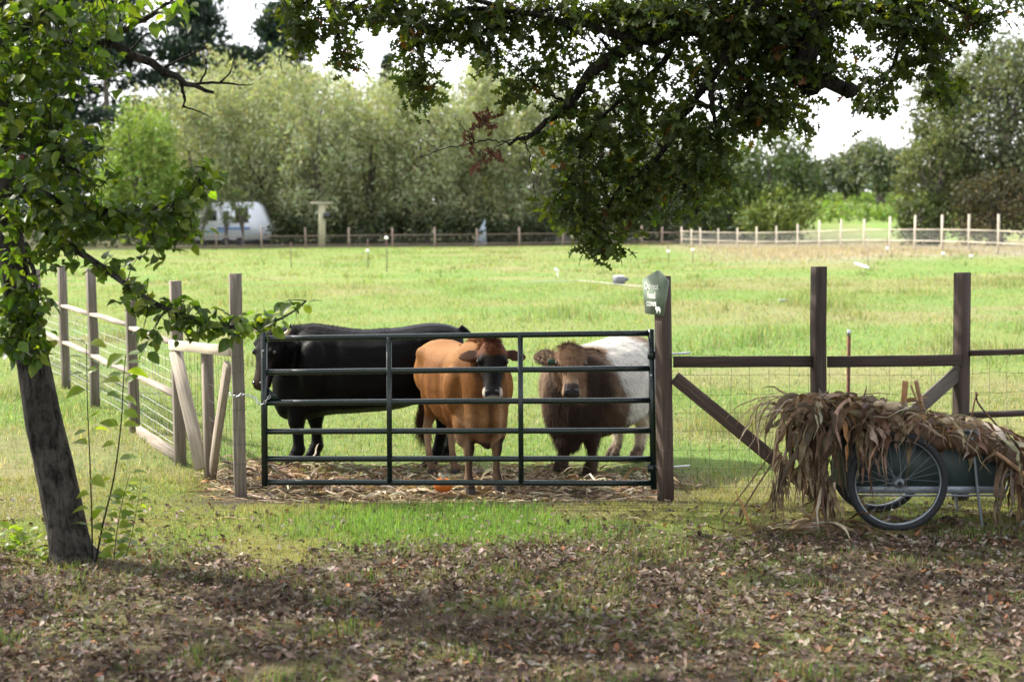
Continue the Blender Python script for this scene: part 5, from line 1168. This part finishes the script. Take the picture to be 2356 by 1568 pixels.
broad_tree('roadside_oak_tree', 'big grey-green oak filling the right edge of the view', 2290, 70, 86, 420, 26000, (.045, .06, .03), (.20, .225, .13), .27, trunk=.5, low=.10, K=170)
broad_tree('roadside_oak_tree', 'lower oak with reddish patches in front of the big right oak', 2150, 270, 84, 190, 6000, (.06, .075, .03), (.17, .20, .085), .22, trunk=.3, low=.05, K=60)
broad_tree('cedar_bush', 'dark bush with brown tips beneath the big right oak', 2290, 400, 80, 240, 5000, (.03, .04, .018), (.11, .085, .045), .22, trunk=.15, low=.0, K=50, cat='bush')
broad_tree('cedar_bush', 'green bush below the reddish oak behind the pale fence', 2120, 440, 82, 130, 3000, (.04, .065, .02), (.12, .15, .05), .22, trunk=.12, low=.0, K=35, cat='bush')
# far band of trees along the horizon and the vineyard rows
xs = rng.uniform(-130, 160, 420); ys = rng.uniform(275, 300, 420); cent = np.stack([xs, ys, H(xs, ys) + rng.uniform(1, 7, 420)], 1)
V, F, C = foliage(cent, np.full(420, 2.4), 12000, 1.4, (.03, .05, .035), (.08, .115, .075)); tag(mk('distant_wood', V, F, M_LEAF_FAR, C=C), 'far line of trees beyond the vineyard', 'wood', kind='stuff')
V = []; F = []; C = []; o = 0
for Yr in np.arange(160, 262, 4.0):
    xs = rng.uniform(30, 100, 700); z = H(xs, Yr + 0 * xs) + rng.uniform(.2, 1.3, 700)
    v, f, c = scatter(QV, QF, np.stack([xs, Yr + rng.normal(0, .3, 700), z], 1), frames(randdir(700), randdir(700) + np.array([0, 0, .6])), rng.uniform(.5, 1.0, 700), jitter(np.tile(np.array([[.16, .235, .055]]), (700, 1)), .2)); V.append(v); F.append(f + o); C.append(c); o += len(v)
tag(mk('vineyard', np.concatenate(V), np.concatenate(F), M_LEAF_FAR, C=np.concatenate(C)), 'bright green vineyard rows beyond the right trees', 'vineyard', kind='stuff')

# ------------------------------------------------------------------ near trees
def leaf_variants(nm, prof, cols, mat):
    out = []
    for i, c in enumerate(cols):
        v, f = leaf_shape(prof, 1.0, (.25, .4, .15, .5)[i % 4], (.5, .9, .2, .7)[i % 4], (.0, .02, .03)[i % 3]); me = new_mesh(nm, v, f, np.array(c), True); me.materials.append(mat); out.append((me, v, f))
    return out
def place_leaves(root, variants, pos, Rm, s, cols, mat, n_single, rest_name, score):
    order = np.argsort(-score); single = order[:n_single]; rest = order[n_single:]
    for i in single:
        me = variants[int(rng.integers(len(variants)))][0]; o = bpy.data.objects.new('leaf', me); COL.objects.link(o); o.parent = root
        M4 = np.eye(4); M4[:3, :3] = Rm[i] * s[i]; M4[:3, 3] = pos[i] - np.array(root.location); o.matrix_local = Matrix(M4.tolist())
    V = []; F = []; C = []; off = 0; k = rng.integers(0, len(variants), len(rest))
    for q in range(len(variants)):
        r = rest[k == q]
        if len(r) == 0: continue
        v, f, c = scatter(variants[q][1], variants[q][2], pos[r], Rm[r], s[r], cols[r]); V.append(v); F.append(f + off); C.append(c); off += len(v)
    if V: tag(mk(rest_name, np.concatenate(V), np.concatenate(F), mat, root, np.concatenate(C), True), kind='stuff')
def inblob(blobs, dens):
    px, py, Yv_, br = [], [], [], []
    for (cx, cy, rx, ry, Y, *d) in blobs:
        n = int(rx * ry * dens * (d[0] if d else 1)); a = rng.uniform(0, 2 * math.pi, n); r = np.sqrt(rng.uniform(0, 1, n)); r = r * (1 + .18 * np.sin(a * 5 + cx) + .12 * np.sin(a * 9 + cy))
        px.append(cx + r * rx * np.cos(a)); py.append(cy + r * ry * np.sin(a)); Yv_.append(Y + rng.normal(0, max(rx, ry) / 330 * .45, n))
    px, py, Yv_ = map(np.concatenate, (px, py, Yv_))
    return np.array([P(a, b, c) for a, b, c in zip(px, py, Yv_)])
def pxpath(pts): return np.array([P(x, y, Y) for x, y, Y in pts])
def branch(root, name, pts, r0, r1, mat, n=14, seg=8, knob=.12):
    p = smooth_path(pxpath(pts) if len(pts[0]) == 3 and abs(pts[0][0]) > 14 or True and isinstance(pts, list) else pts, n); p[1:-1] += rng.normal(0, r1 * .8, (n - 2, 3)); r = np.linspace(r0, r1, n) * (1 + rng.normal(0, knob, n)); part(root, name, mat, sh(tube(p, r, seg)), smooth=True); return p
def twigs(root, centers, nodes, mat, r=.0035, mx=1.2):
    m = MB()
    for c in centers:
        d = np.linalg.norm(nodes - c, axis=1); j = int(np.argmin(d + rng.uniform(0, .15, len(d)))); a = nodes[j]
        if d[j] > mx: continue
        md = (a + c) / 2 + np.array([rng.normal(0, .05), rng.normal(0, .05), .06]) * d[j]; m.add(*tube(smooth_path(np.array([a, md, c]), 5), np.linspace(r * (1 + d[j]), r * .5, 5), 4, False))
    tag(m.build('twigs', mat, root), kind='stuff')

# --- apple tree, leaning trunk on the left
ap = thing('apple_tree', 'leaning tree with cracked grey bark and broad green leaves on the left', 'tree', P(168, 1290, 9.25))
tb_ = [(168, 1300, 9.27), (160, 1262, 9.27), (150, 1210, 9.28), (128, 1100, 9.3), (102, 980, 9.3), (80, 860, 9.3), (52, 720, 9.28), (30, 600, 9.25), (12, 450, 9.2), (4, 300, 9.2), (-2, 120, 9.2), (-8, -60, 9.2)]
tp_ = smooth_path(pxpath(tb_), 70); ang_ = np.arange(28) * 2 * math.pi / 28
rad_ = np.interp(np.arange(70), np.linspace(0, 69, 12), np.array([60, 50, 46, 44, 42, 38, 35, 32, 29, 26, 23, 20]) / 352 * 1.0)
Tt = np.gradient(tp_, axis=0); Vt = []
for i in range(70):
    x_, y_, _ = frame(Tt[i], (0, 1, 0)); nzv = 1 + .10 * (fbm(np.cos(ang_) * 2.2 + 7, np.sin(ang_) * 2.2 + i * .22, 5) - .5) * 2 + .05 * np.sin(ang_ * 3 + i * .05) + (.25 * np.abs(np.sin(ang_ * 2.5)) * max(0, 1 - i / 6))
    Vt.append(tp_[i] + rad_[i] * nzv[:, None] * (np.cos(ang_)[:, None] * x_ + np.sin(ang_)[:, None] * y_))
Ft = [(i * 28 + k, i * 28 + (k + 1) % 28, (i + 1) * 28 + (k + 1) % 28, (i + 1) * 28 + k) for i in range(69) for k in range(28)]
mk('trunk', np.concatenate(Vt), Ft, M_BARK_APPLE, ap, None, True)
nodes = [tp_[35:]]
for (r0, r1, pts) in ((.030, .005, [(40, 500, 9.25), (110, 535, 9.0), (200, 590, 8.95), (290, 655, 8.9), (370, 705, 8.9), (430, 728, 8.9), (520, 750, 8.9), (600, 748, 8.92), (660, 725, 8.95), (705, 692, 8.97)]),
                      (.035, .006, [(20, 420, 9.2), (120, 455, 9.0), (230, 485, 8.9), (320, 490, 8.9), (400, 470, 8.9), (455, 420, 8.9), (470, 385, 8.9)]),
                      (.03, .005, [(8, 300, 9.2), (90, 330, 9.0), (170, 390, 8.9), (230, 430, 8.85)]),
                      (.05, .012, [(2, 180, 9.2), (110, 110, 9.3), (230, 98, 9.4), (300, 118, 9.45), (380, 165, 9.5), (440, 195, 9.5), (492, 213, 9.5)]),
                      (.03, .006, [(0, 120, 9.2), (80, 40, 9.1), (180, -10, 9.0), (290, -30, 9.0)]), (.03, .006, [(230, 98, 9.4), (300, 60, 9.3), (370, 20, 9.2), (420, -20, 9.2)]),
                      (.02, .004, [(60, 560, 9.2), (80, 640, 9.0), (75, 720, 8.95), (60, 800, 8.95)]),
                      (.012, .003, [(370, 160, 9.5), (430, 130, 9.5), (480, 105, 9.5)]), (.012, .002, [(430, 195, 9.5), (500, 190, 9.5), (560, 196, 9.5), (585, 192, 9.5)]), (.014, .003, [(415, 185, 9.5), (425, 230, 9.5), (418, 252, 9.5)]), (.007, .002, [(420, 245, 9.5), (460, 258, 9.5), (490, 272, 9.5)]), (.008, .002, [(300, 118, 9.45), (335, 80, 9.45), (360, 75, 9.45)]), (.008, .002, [(505, 192, 9.5), (530, 165, 9.5), (540, 130, 9.5)]), (.007, .002, [(460, 190, 9.5), (475, 160, 9.5), (470, 130, 9.5)])):
    nodes.append(branch(ap, 'branch', pts, r0, r1, M_BARK_OAK if r0 < .016 else M_BARK_APPLE, 16, 7))
nodesA = np.concatenate(nodes[:8] if len(nodes) > 8 else nodes)
blA = [(110, 50, 160, 90, 9.1, .8), (60, 180, 110, 110, 9.0), (205, 150, 85, 60, 9.2, .45), (330, 20, 110, 38, 9.2, .55), (90, 320, 120, 90, 8.9), (190, 400, 80, 60, 8.9, .5), (60, 470, 80, 60, 9.0), (150, 500, 90, 50, 8.9), (240, 490, 60, 40, 8.85), (310, 495, 80, 40, 8.9), (395, 480, 60, 38, 8.9), (460, 405, 45, 40, 8.9), (430, 530, 40, 28, 8.9, .8), (360, 570, 45, 30, 8.9, .7), (130, 580, 60, 40, 8.95, .7),
       (240, 610, 45, 28, 8.95, .8), (310, 680, 45, 40, 8.9, .8), (395, 715, 50, 35, 8.9), (470, 740, 50, 30, 8.9), (545, 745, 40, 30, 8.9), (615, 738, 35, 25, 8.92), (685, 698, 34, 12, 8.97, .9), (345, 775, 22, 32, 8.9, .7), (60, 700, 55, 55, 8.9), (65, 780, 55, 50, 8.9), (15, 750, 35, 60, 8.9), (420, 770, 30, 18, 8.9, .5), (30, 600, 30, 50, 8.95, .6)]
posA = inblob(blA, .037); n = len(posA)
D = randdir(n); D[:, 2] = D[:, 2] * .5 - .35; Nn = np.stack([rng.normal(0, .5, n), rng.normal(-.15, .5, n), np.ones(n)], 1)
pal = np.array([(.062, .112, .022), (.092, .15, .027), (.13, .19, .03), (.05, .09, .022), (.18, .22, .035)]); CA = jitter(pal[rng.choice(5, n, p=(.28, .3, .2, .14, .08))], .15)
varA = leaf_variants('leaf', APPLEP, [(.062, .112, .022), (.092, .15, .027), (.125, .18, .03), (.052, .095, .022), (.155, .205, .035), (.075, .13, .025)], M_LEAF_APPLE)
s = rng.uniform(.05, .12, n); score = s * 3 - np.abs(posA[:, 1] - 8.9) * .3 + (posA[:, 0] > -2.9) * .25
place_leaves(ap, varA, posA, frames(D, Nn), s, CA, M_LEAF_APPLE, 300, 'leaves', score)
twigs(ap, posA[rng.choice(n, 420, replace=False)], nodesA, M_BARK_APPLE, .004, .6)
tag(mk('apple', *lathe([(0.0, -.018), (.012, -.016), (.02, -.004), (.018, .010), (.008, .017), (0, .014)], 10, P(52, 362, 8.8)), mat_plain('apple skin', (.12, .02, .03), .3), ap, smooth=True))

# shoots and weeds at its foot
def shoot(name, label, pts, leaves, Ls, cols, r=.006):
    root = thing(name, label, 'shoot', P(*pts[0])); p = smooth_path(pxpath(pts), 16); part(root, 'stem', M_BARK_OAK, sh(tube(p, np.linspace(r, r * .35, 16), 6)), smooth=True)
    var = leaf_variants('leaf', APPLEP, cols, M_LEAF_APPLE)
    for (t, sgn) in leaves:
        q = p[int(t * 15)] + rng.normal(0, .004, 3); d = np.array([sgn * rng.uniform(.7, 1), rng.normal(0, .6), rng.uniform(-.25, .5)]); nn = np.array([-sgn * .3 + rng.normal(0, .3), rng.normal(-.3, .4), 1.0])
        o = bpy.data.objects.new('leaf', var[int(rng.integers(len(var)))][0]); COL.objects.link(o); o.parent = root; Rm = frames(d[None], nn[None])[0] * rng.uniform(*Ls); M4 = np.eye(4); M4[:3, :3] = Rm; M4[:3, 3] = q - np.array(root.location); o.matrix_local = Matrix(M4.tolist())
LG = [(.16, .235, .035), (.19, .27, .04), (.13, .21, .035), (.23, .29, .045)]
al_ = lambda ts: [(t, 1 if i % 2 else -1) for i, t in enumerate(ts)]
shoot('apple_shoot', 'tall straight shoot with leaves at its top beside the leaning trunk', [(213, 1292, 9.2), (211, 1180, 9.2), (206, 1040, 9.2), (201, 920, 9.2), (199, 790, 9.2)], al_([.22, .25, .3, .33, .36, .4, .56, .6, .64, .7, .86, .89, .93, .96, .98, 1.0, 1.0]), (.09, .14), LG)
shoot('apple_shoot', 'second tall shoot with leaves all the way up, leaning away from the trunk', [(220, 1292, 9.15), (238, 1200, 9.15), (262, 1100, 9.15), (278, 980, 9.15), (284, 880, 9.15), (289, 815, 9.15)], al_([.28, .34, .45, .5, .55, .6, .64, .68, .72, .75, .79, .82, .86, .9, .93, .96, .98, 1.0, 1.0]), (.095, .15), LG, .007)
shoot('apple_shoot', 'bushy low shoot in front of the second tall shoot', [(262, 1285, 9.1), (268, 1230, 9.1), (280, 1160, 9.1), (298, 1090, 9.1)], al_(np.linspace(.05, 1, 34)), (.06, .11), LG, .004)
shoot('apple_shoot', 'small outermost shoot right of the bushy one', [(290, 1280, 9.12), (305, 1220, 9.12), (318, 1150, 9.12), (325, 1105, 9.12)], al_(np.linspace(.05, 1, 26)), (.05, .09), LG, .003)
for i, (px, py, lab) in enumerate(((60, 1275, 'leafy weed growing left of the leaning trunk'), (20, 1268, 'leafy weed at the left edge near the trunk foot'), (105, 1290, 'small weed against the foot of the leaning trunk'))):
    g = G(px, py); root = thing('weed', lab, 'weed', g); var = leaf_variants('leaf', APPLEP, LG, M_LEAF_APPLE)
    for k in range(24):
        a = rng.uniform(0, 2 * math.pi); d = np.array([math.cos(a), math.sin(a), rng.uniform(.1, 1.2)]); q = g + np.array([rng.normal(0, .05), rng.normal(0, .05), rng.uniform(.01, .16)]); o = bpy.data.objects.new('leaf', var[k % 4][0]); COL.objects.link(o); o.parent = root; Rm = frames(d[None], np.array([[rng.normal(0, .3), rng.normal(0, .3), 1]]))[0] * rng.uniform(.05, .10); M4 = np.eye(4); M4[:3, :3] = Rm; M4[:3, 3] = q - g; o.matrix_local = Matrix(M4.tolist())

# --- oak overhead
oak = thing('oak_tree', 'dark oak with lobed leaves hanging down over the scene from above', 'tree', (5.4, 3.6, 0))
part(oak, 'trunk', M_BARK_OAK, sh(tube(smooth_path(np.array([[5.4, 3.6, -.2], [5.35, 3.7, .6], [5.2, 4.0, 2.0], [4.9, 4.5, 3.4], [4.4, 5.2, 4.6]]), 14), np.linspace(.55, .3, 14), 14)), smooth=True)
def limb3(pts, r0, r1, n=18, seg=9, mat=None):
    p = smooth_path(np.array(pts), n); p[1:-1] += rng.normal(0, .012, (n - 2, 3)); part(oak, 'limb', mat or M_BARK_OAK, sh(tube(p, np.linspace(r0, r1, n) * (1 + rng.normal(0, .09, n)), seg)), smooth=True); return p
on_ = []
Yo = 11.0
hub = P(1770, -60, 10.6)
limb3([[4.4, 5.2, 4.6], [3.6, 7.2, 5.2], [2.7, 9.2, 4.9], hub.tolist()], .28, .15)
for tgt in ([-1, 6.5, 6.5], [-4.5, 8, 6.4], [-7.5, 9, 5.8], [0, 2, 6.5], [-4, 4, 7], [-7, 5, 6.2]): limb3([[4.4, 5.2, 4.6], [(4.4 + tgt[0]) / 2, (5.2 + tgt[1]) / 2, 6.2], tgt], .24, .05)
for (r0, r1, pts) in ((.12, .01, [(1770, -60, 10.6), (1700, 30, 10.6), (1560, 70, 10.7), (1440, 110, 10.8), (1360, 170, 10.9), (1310, 240, 11.0), (1230, 300, 11.0), (1170, 335, 11.0)]),
                      (.13, .055, [(1840, -60, 10.8), (1862, 40, 10.8), (1848, 120, 10.8), (1835, 165, 10.8), (1860, 185, 10.8), (1900, 195, 10.8), (1947, 211, 10.8)]),
                      (.05, .008, [(1690, 30, 10.6), (1660, 140, 10.6), (1600, 230, 10.7), (1560, 290, 10.8), (1510, 370, 10.9), (1450, 410, 11.0), (1400, 470, 11.0), (1385, 550, 11.0)]),
                      (.035, .007, [(1560, 70, 10.7), (1520, 150, 10.8), (1440, 220, 10.9), (1370, 290, 11.0), (1330, 360, 11.0), (1300, 430, 11.0)]),
                      (.035, .006, [(1640, 190, 10.6), (1640, 260, 10.6), (1660, 330, 10.7), (1650, 400, 10.7)]), (.03, .006, [(1600, 235, 10.7), (1660, 250, 10.6), (1720, 240, 10.6), (1780, 250, 10.6)]),
                      (.04, .006, [(1480, 90, 10.7), (1300, 50, 10.9), (1150, 20, 11.1), (1040, 30, 11.2), (975, 100, 11.2), (965, 210, 11.2)]), (.03, .005, [(1150, 20, 11.1), (980, -40, 11.3), (860, -20, 11.4), (780, 40, 11.4), (785, 130, 11.4)]),
                      (.03, .005, [(860, -20, 11.4), (760, -30, 11.5), (690, 20, 11.5), (700, 90, 11.5)]), (.05, .006, [(1860, 20, 10.8), (1990, 20, 11.0), (2090, 60, 11.1), (2140, 140, 11.2), (2170, 240, 11.2)]), (.03, .005, [(2090, 60, 11.1), (2060, 140, 11.1), (2010, 220, 11.1)]), (.03, .005, [(2000, 20, 11), (2120, -10, 11.1), (2240, 40, 11.2), (2270, 60, 11.2)]),
                      (.02, .004, [(1310, 240, 11.0), (1240, 200, 11.0), (1180, 150, 11.0), (1120, 120, 11.0)]), (.025, .004, [(1510, 370, 10.9), (1580, 430, 10.9), (1620, 470, 10.9)]),
                      (.009, .003, [(1175, 333, 11.0), (1130, 322, 11.0), (1080, 330, 11.0), (1010, 345, 11.0), (965, 362, 11.0)]), (.008, .002, [(1230, 300, 11.0), (1180, 320, 11.0), (1130, 350, 11.0), (1090, 385, 11.0), (1060, 410, 11.0)]), (.008, .002, [(1205, 310, 11.0), (1220, 370, 11.0), (1228, 420, 11.0), (1232, 500, 11.0)]), (.006, .002, [(1090, 328, 11), (1070, 300, 11), (1045, 265, 11)]), (.005, .0015, [(1010, 345, 11), (985, 330, 11), (970, 318, 11)])):
    p = smooth_path(pxpath(pts), 22); p[1:-1] += rng.normal(0, max(r1, .008) * .9, (20, 3)); part(oak, 'limb', M_BARK_OAK, sh(tube(p, np.linspace(r0 * .72, r1, 22) * (1 + rng.normal(0, .1, 22)), 8)), smooth=True)
    if r0 > .015: on_.append(p[6:])
on_ = np.concatenate(on_)
blO = [(690, 25, 55, 60, 11.5), (705, 85, 40, 35, 11.5, .8), (780, 60, 28, 75, 11.4), (790, 135, 22, 30, 11.4, .8), (845, 20, 40, 35, 11.4, .8), (930, 20, 60, 45, 11.3), (965, 100, 40, 80, 11.2), (968, 200, 34, 45, 11.2), (1050, 40, 70, 60, 11.2), (1130, 90, 60, 55, 11.1, .7), (1200, 40, 70, 50, 11.1), (1230, 170, 55, 50, 11.0, .8), (1180, 190, 40, 35, 11, .7), (1300, 60, 60, 60, 11.0, .75), (1390, 30, 80, 45, 10.9), (1480, 50, 70, 60, 10.8), (1560, 30, 80, 60, 10.7), (1660, 20, 80, 60, 10.6), (1760, 40, 90, 70, 10.7), (1850, 60, 80, 80, 10.8), (1900, 20, 80, 50, 10.9),
       (1400, 150, 60, 50, 10.9, .7), (1340, 240, 60, 50, 11, .7), (1440, 250, 70, 60, 10.9, .8), (1540, 180, 80, 70, 10.8, .8), (1640, 130, 80, 70, 10.7, .9), (1740, 150, 70, 70, 10.7), (1800, 240, 60, 60, 10.8), (1720, 250, 60, 55, 10.7), (1600, 290, 80, 60, 10.7), (1500, 320, 80, 60, 10.9, .85), (1400, 330, 70, 50, 11, .7), (1300, 310, 55, 40, 11, .7), (1620, 380, 60, 50, 10.7), (1660, 420, 40, 35, 10.7), (1540, 410, 70, 50, 10.9), (1450, 420, 70, 50, 11), (1340, 400, 45, 40, 11, .6), (1310, 470, 60, 45, 11), (1400, 500, 55, 55, 11), (1500, 470, 60, 35, 10.9, .8), (1590, 470, 45, 25, 10.9, .8), (1370, 555, 38, 35, 11), (1415, 570, 25, 25, 11, .8), (1270, 370, 40, 30, 11, .5),
       (2020, 30, 70, 50, 11), (2010, 210, 38, 50, 11.1), (1985, 160, 28, 35, 11.1, .7), (2060, 130, 40, 45, 11.1, .8), (2110, 40, 70, 60, 11.1), (2150, 120, 50, 60, 11.2, .8), (2165, 220, 32, 55, 11.2, .8), (2210, 50, 60, 50, 11.2, .8), (2260, 20, 40, 40, 11.2, .8), (2350, 5, 30, 20, 11.2), (1900, 130, 50, 50, 10.8, .6), (1850, 190, 30, 35, 10.8, .6)]
blO = [(*q[:5], (q[5] if len(q) > 5 else 1) * (.62 if 1380 < q[0] < 1720 and q[1] > 100 else .85)) for q in blO]
cl = inblob(blO, .0120); nC = len(cl); per = 7
pos = np.repeat(cl, per, 0) + rng.normal(0, .045, (nC * per, 3)); n = len(pos)
D = randdir(n); D[:, 2] = D[:, 2] * .6 - .3; Nn = randdir(n) * .8 + np.array([0, -.1, .8])
pal = np.array([(.040, .062, .017), (.060, .090, .021), (.082, .118, .025), (.034, .054, .018), (.12, .06, .02)]); CO = jitter(pal[rng.choice(5, n, p=(.34, .32, .17, .15, .02))], .18)
varO = leaf_variants('leaf', OAKP, [(.040, .062, .017), (.060, .090, .021), (.082, .118, .025), (.036, .056, .018), (.066, .10, .023)], M_LEAF_OAK)
s = rng.uniform(.075, .135, n)
place_leaves(oak, varO, pos, frames(D, Nn), s, CO, M_LEAF_OAK, 300, 'leaves', s * 6 - np.abs(pos[:, 1] - 10.8))
twigs(oak, cl, on_, M_BARK_OAK, .0032, .9)
# dead brown leaf bunches
for (px, py, k) in ((1118, 275, 34), (1080, 318, 12), (1130, 352, 18), (1098, 370, 10), (1385, 345, 6)):
    c = P(px, py, 11.0); nn_ = k; dd = randdir(nn_); dd[:, 2] -= .3
    v0, f0 = leaf_shape(OAKP, 1, .5, 1.1, .05); v, f, cc = scatter(v0, f0, c + rng.normal(0, .035, (nn_, 3)), frames(dd, randdir(nn_)), rng.uniform(.06, .1, nn_), jitter(np.tile(np.array([[.13, .055, .032]]), (nn_, 1)), .25)); tag(mk('dead_leaves', v, f, M_LITTER, oak, cc, True), kind='stuff')
# unseen crown shaped to shade the lawn, the near fence and the cart
K = 2600; a = rng.uniform(0, 2 * math.pi, K); r = np.sqrt(rng.uniform(0, 1, K)); cx = -2.0 + 11.0 * r * np.cos(a); cy = 5.0 + 9.5 * r * np.sin(a); cz = 4.6 + 4.2 * (1 - r * r) * rng.uniform(.2, 1, K) + rng.uniform(0, .8, K)
sx = cx - SDIR[0] / SDIR[2] * cz; sy = cy - SDIR[1] / SDIR[2] * cz
topz = 2.25 + (497 + 130) * np.maximum(cy, .5) / FPX
shade = (sy < 8.7 + .25 * np.sin(sx * 1.7)) | ((sx > 1.1) & (sy < 11.9))
keep = (cz > topz + .45) & shade & (fbm(sx * .8, sy * .8, 61) > .36)
cent = np.stack([cx, cy, cz], 1)[keep]
V, F, C = foliage(cent, np.full(len(cent), .5), 26000, .20, (.03, .055, .018), (.06, .095, .025), .05, 1.2)
tag(mk('shade_crown', V, F, M_LEAF_OAK, oak, C), kind='stuff')
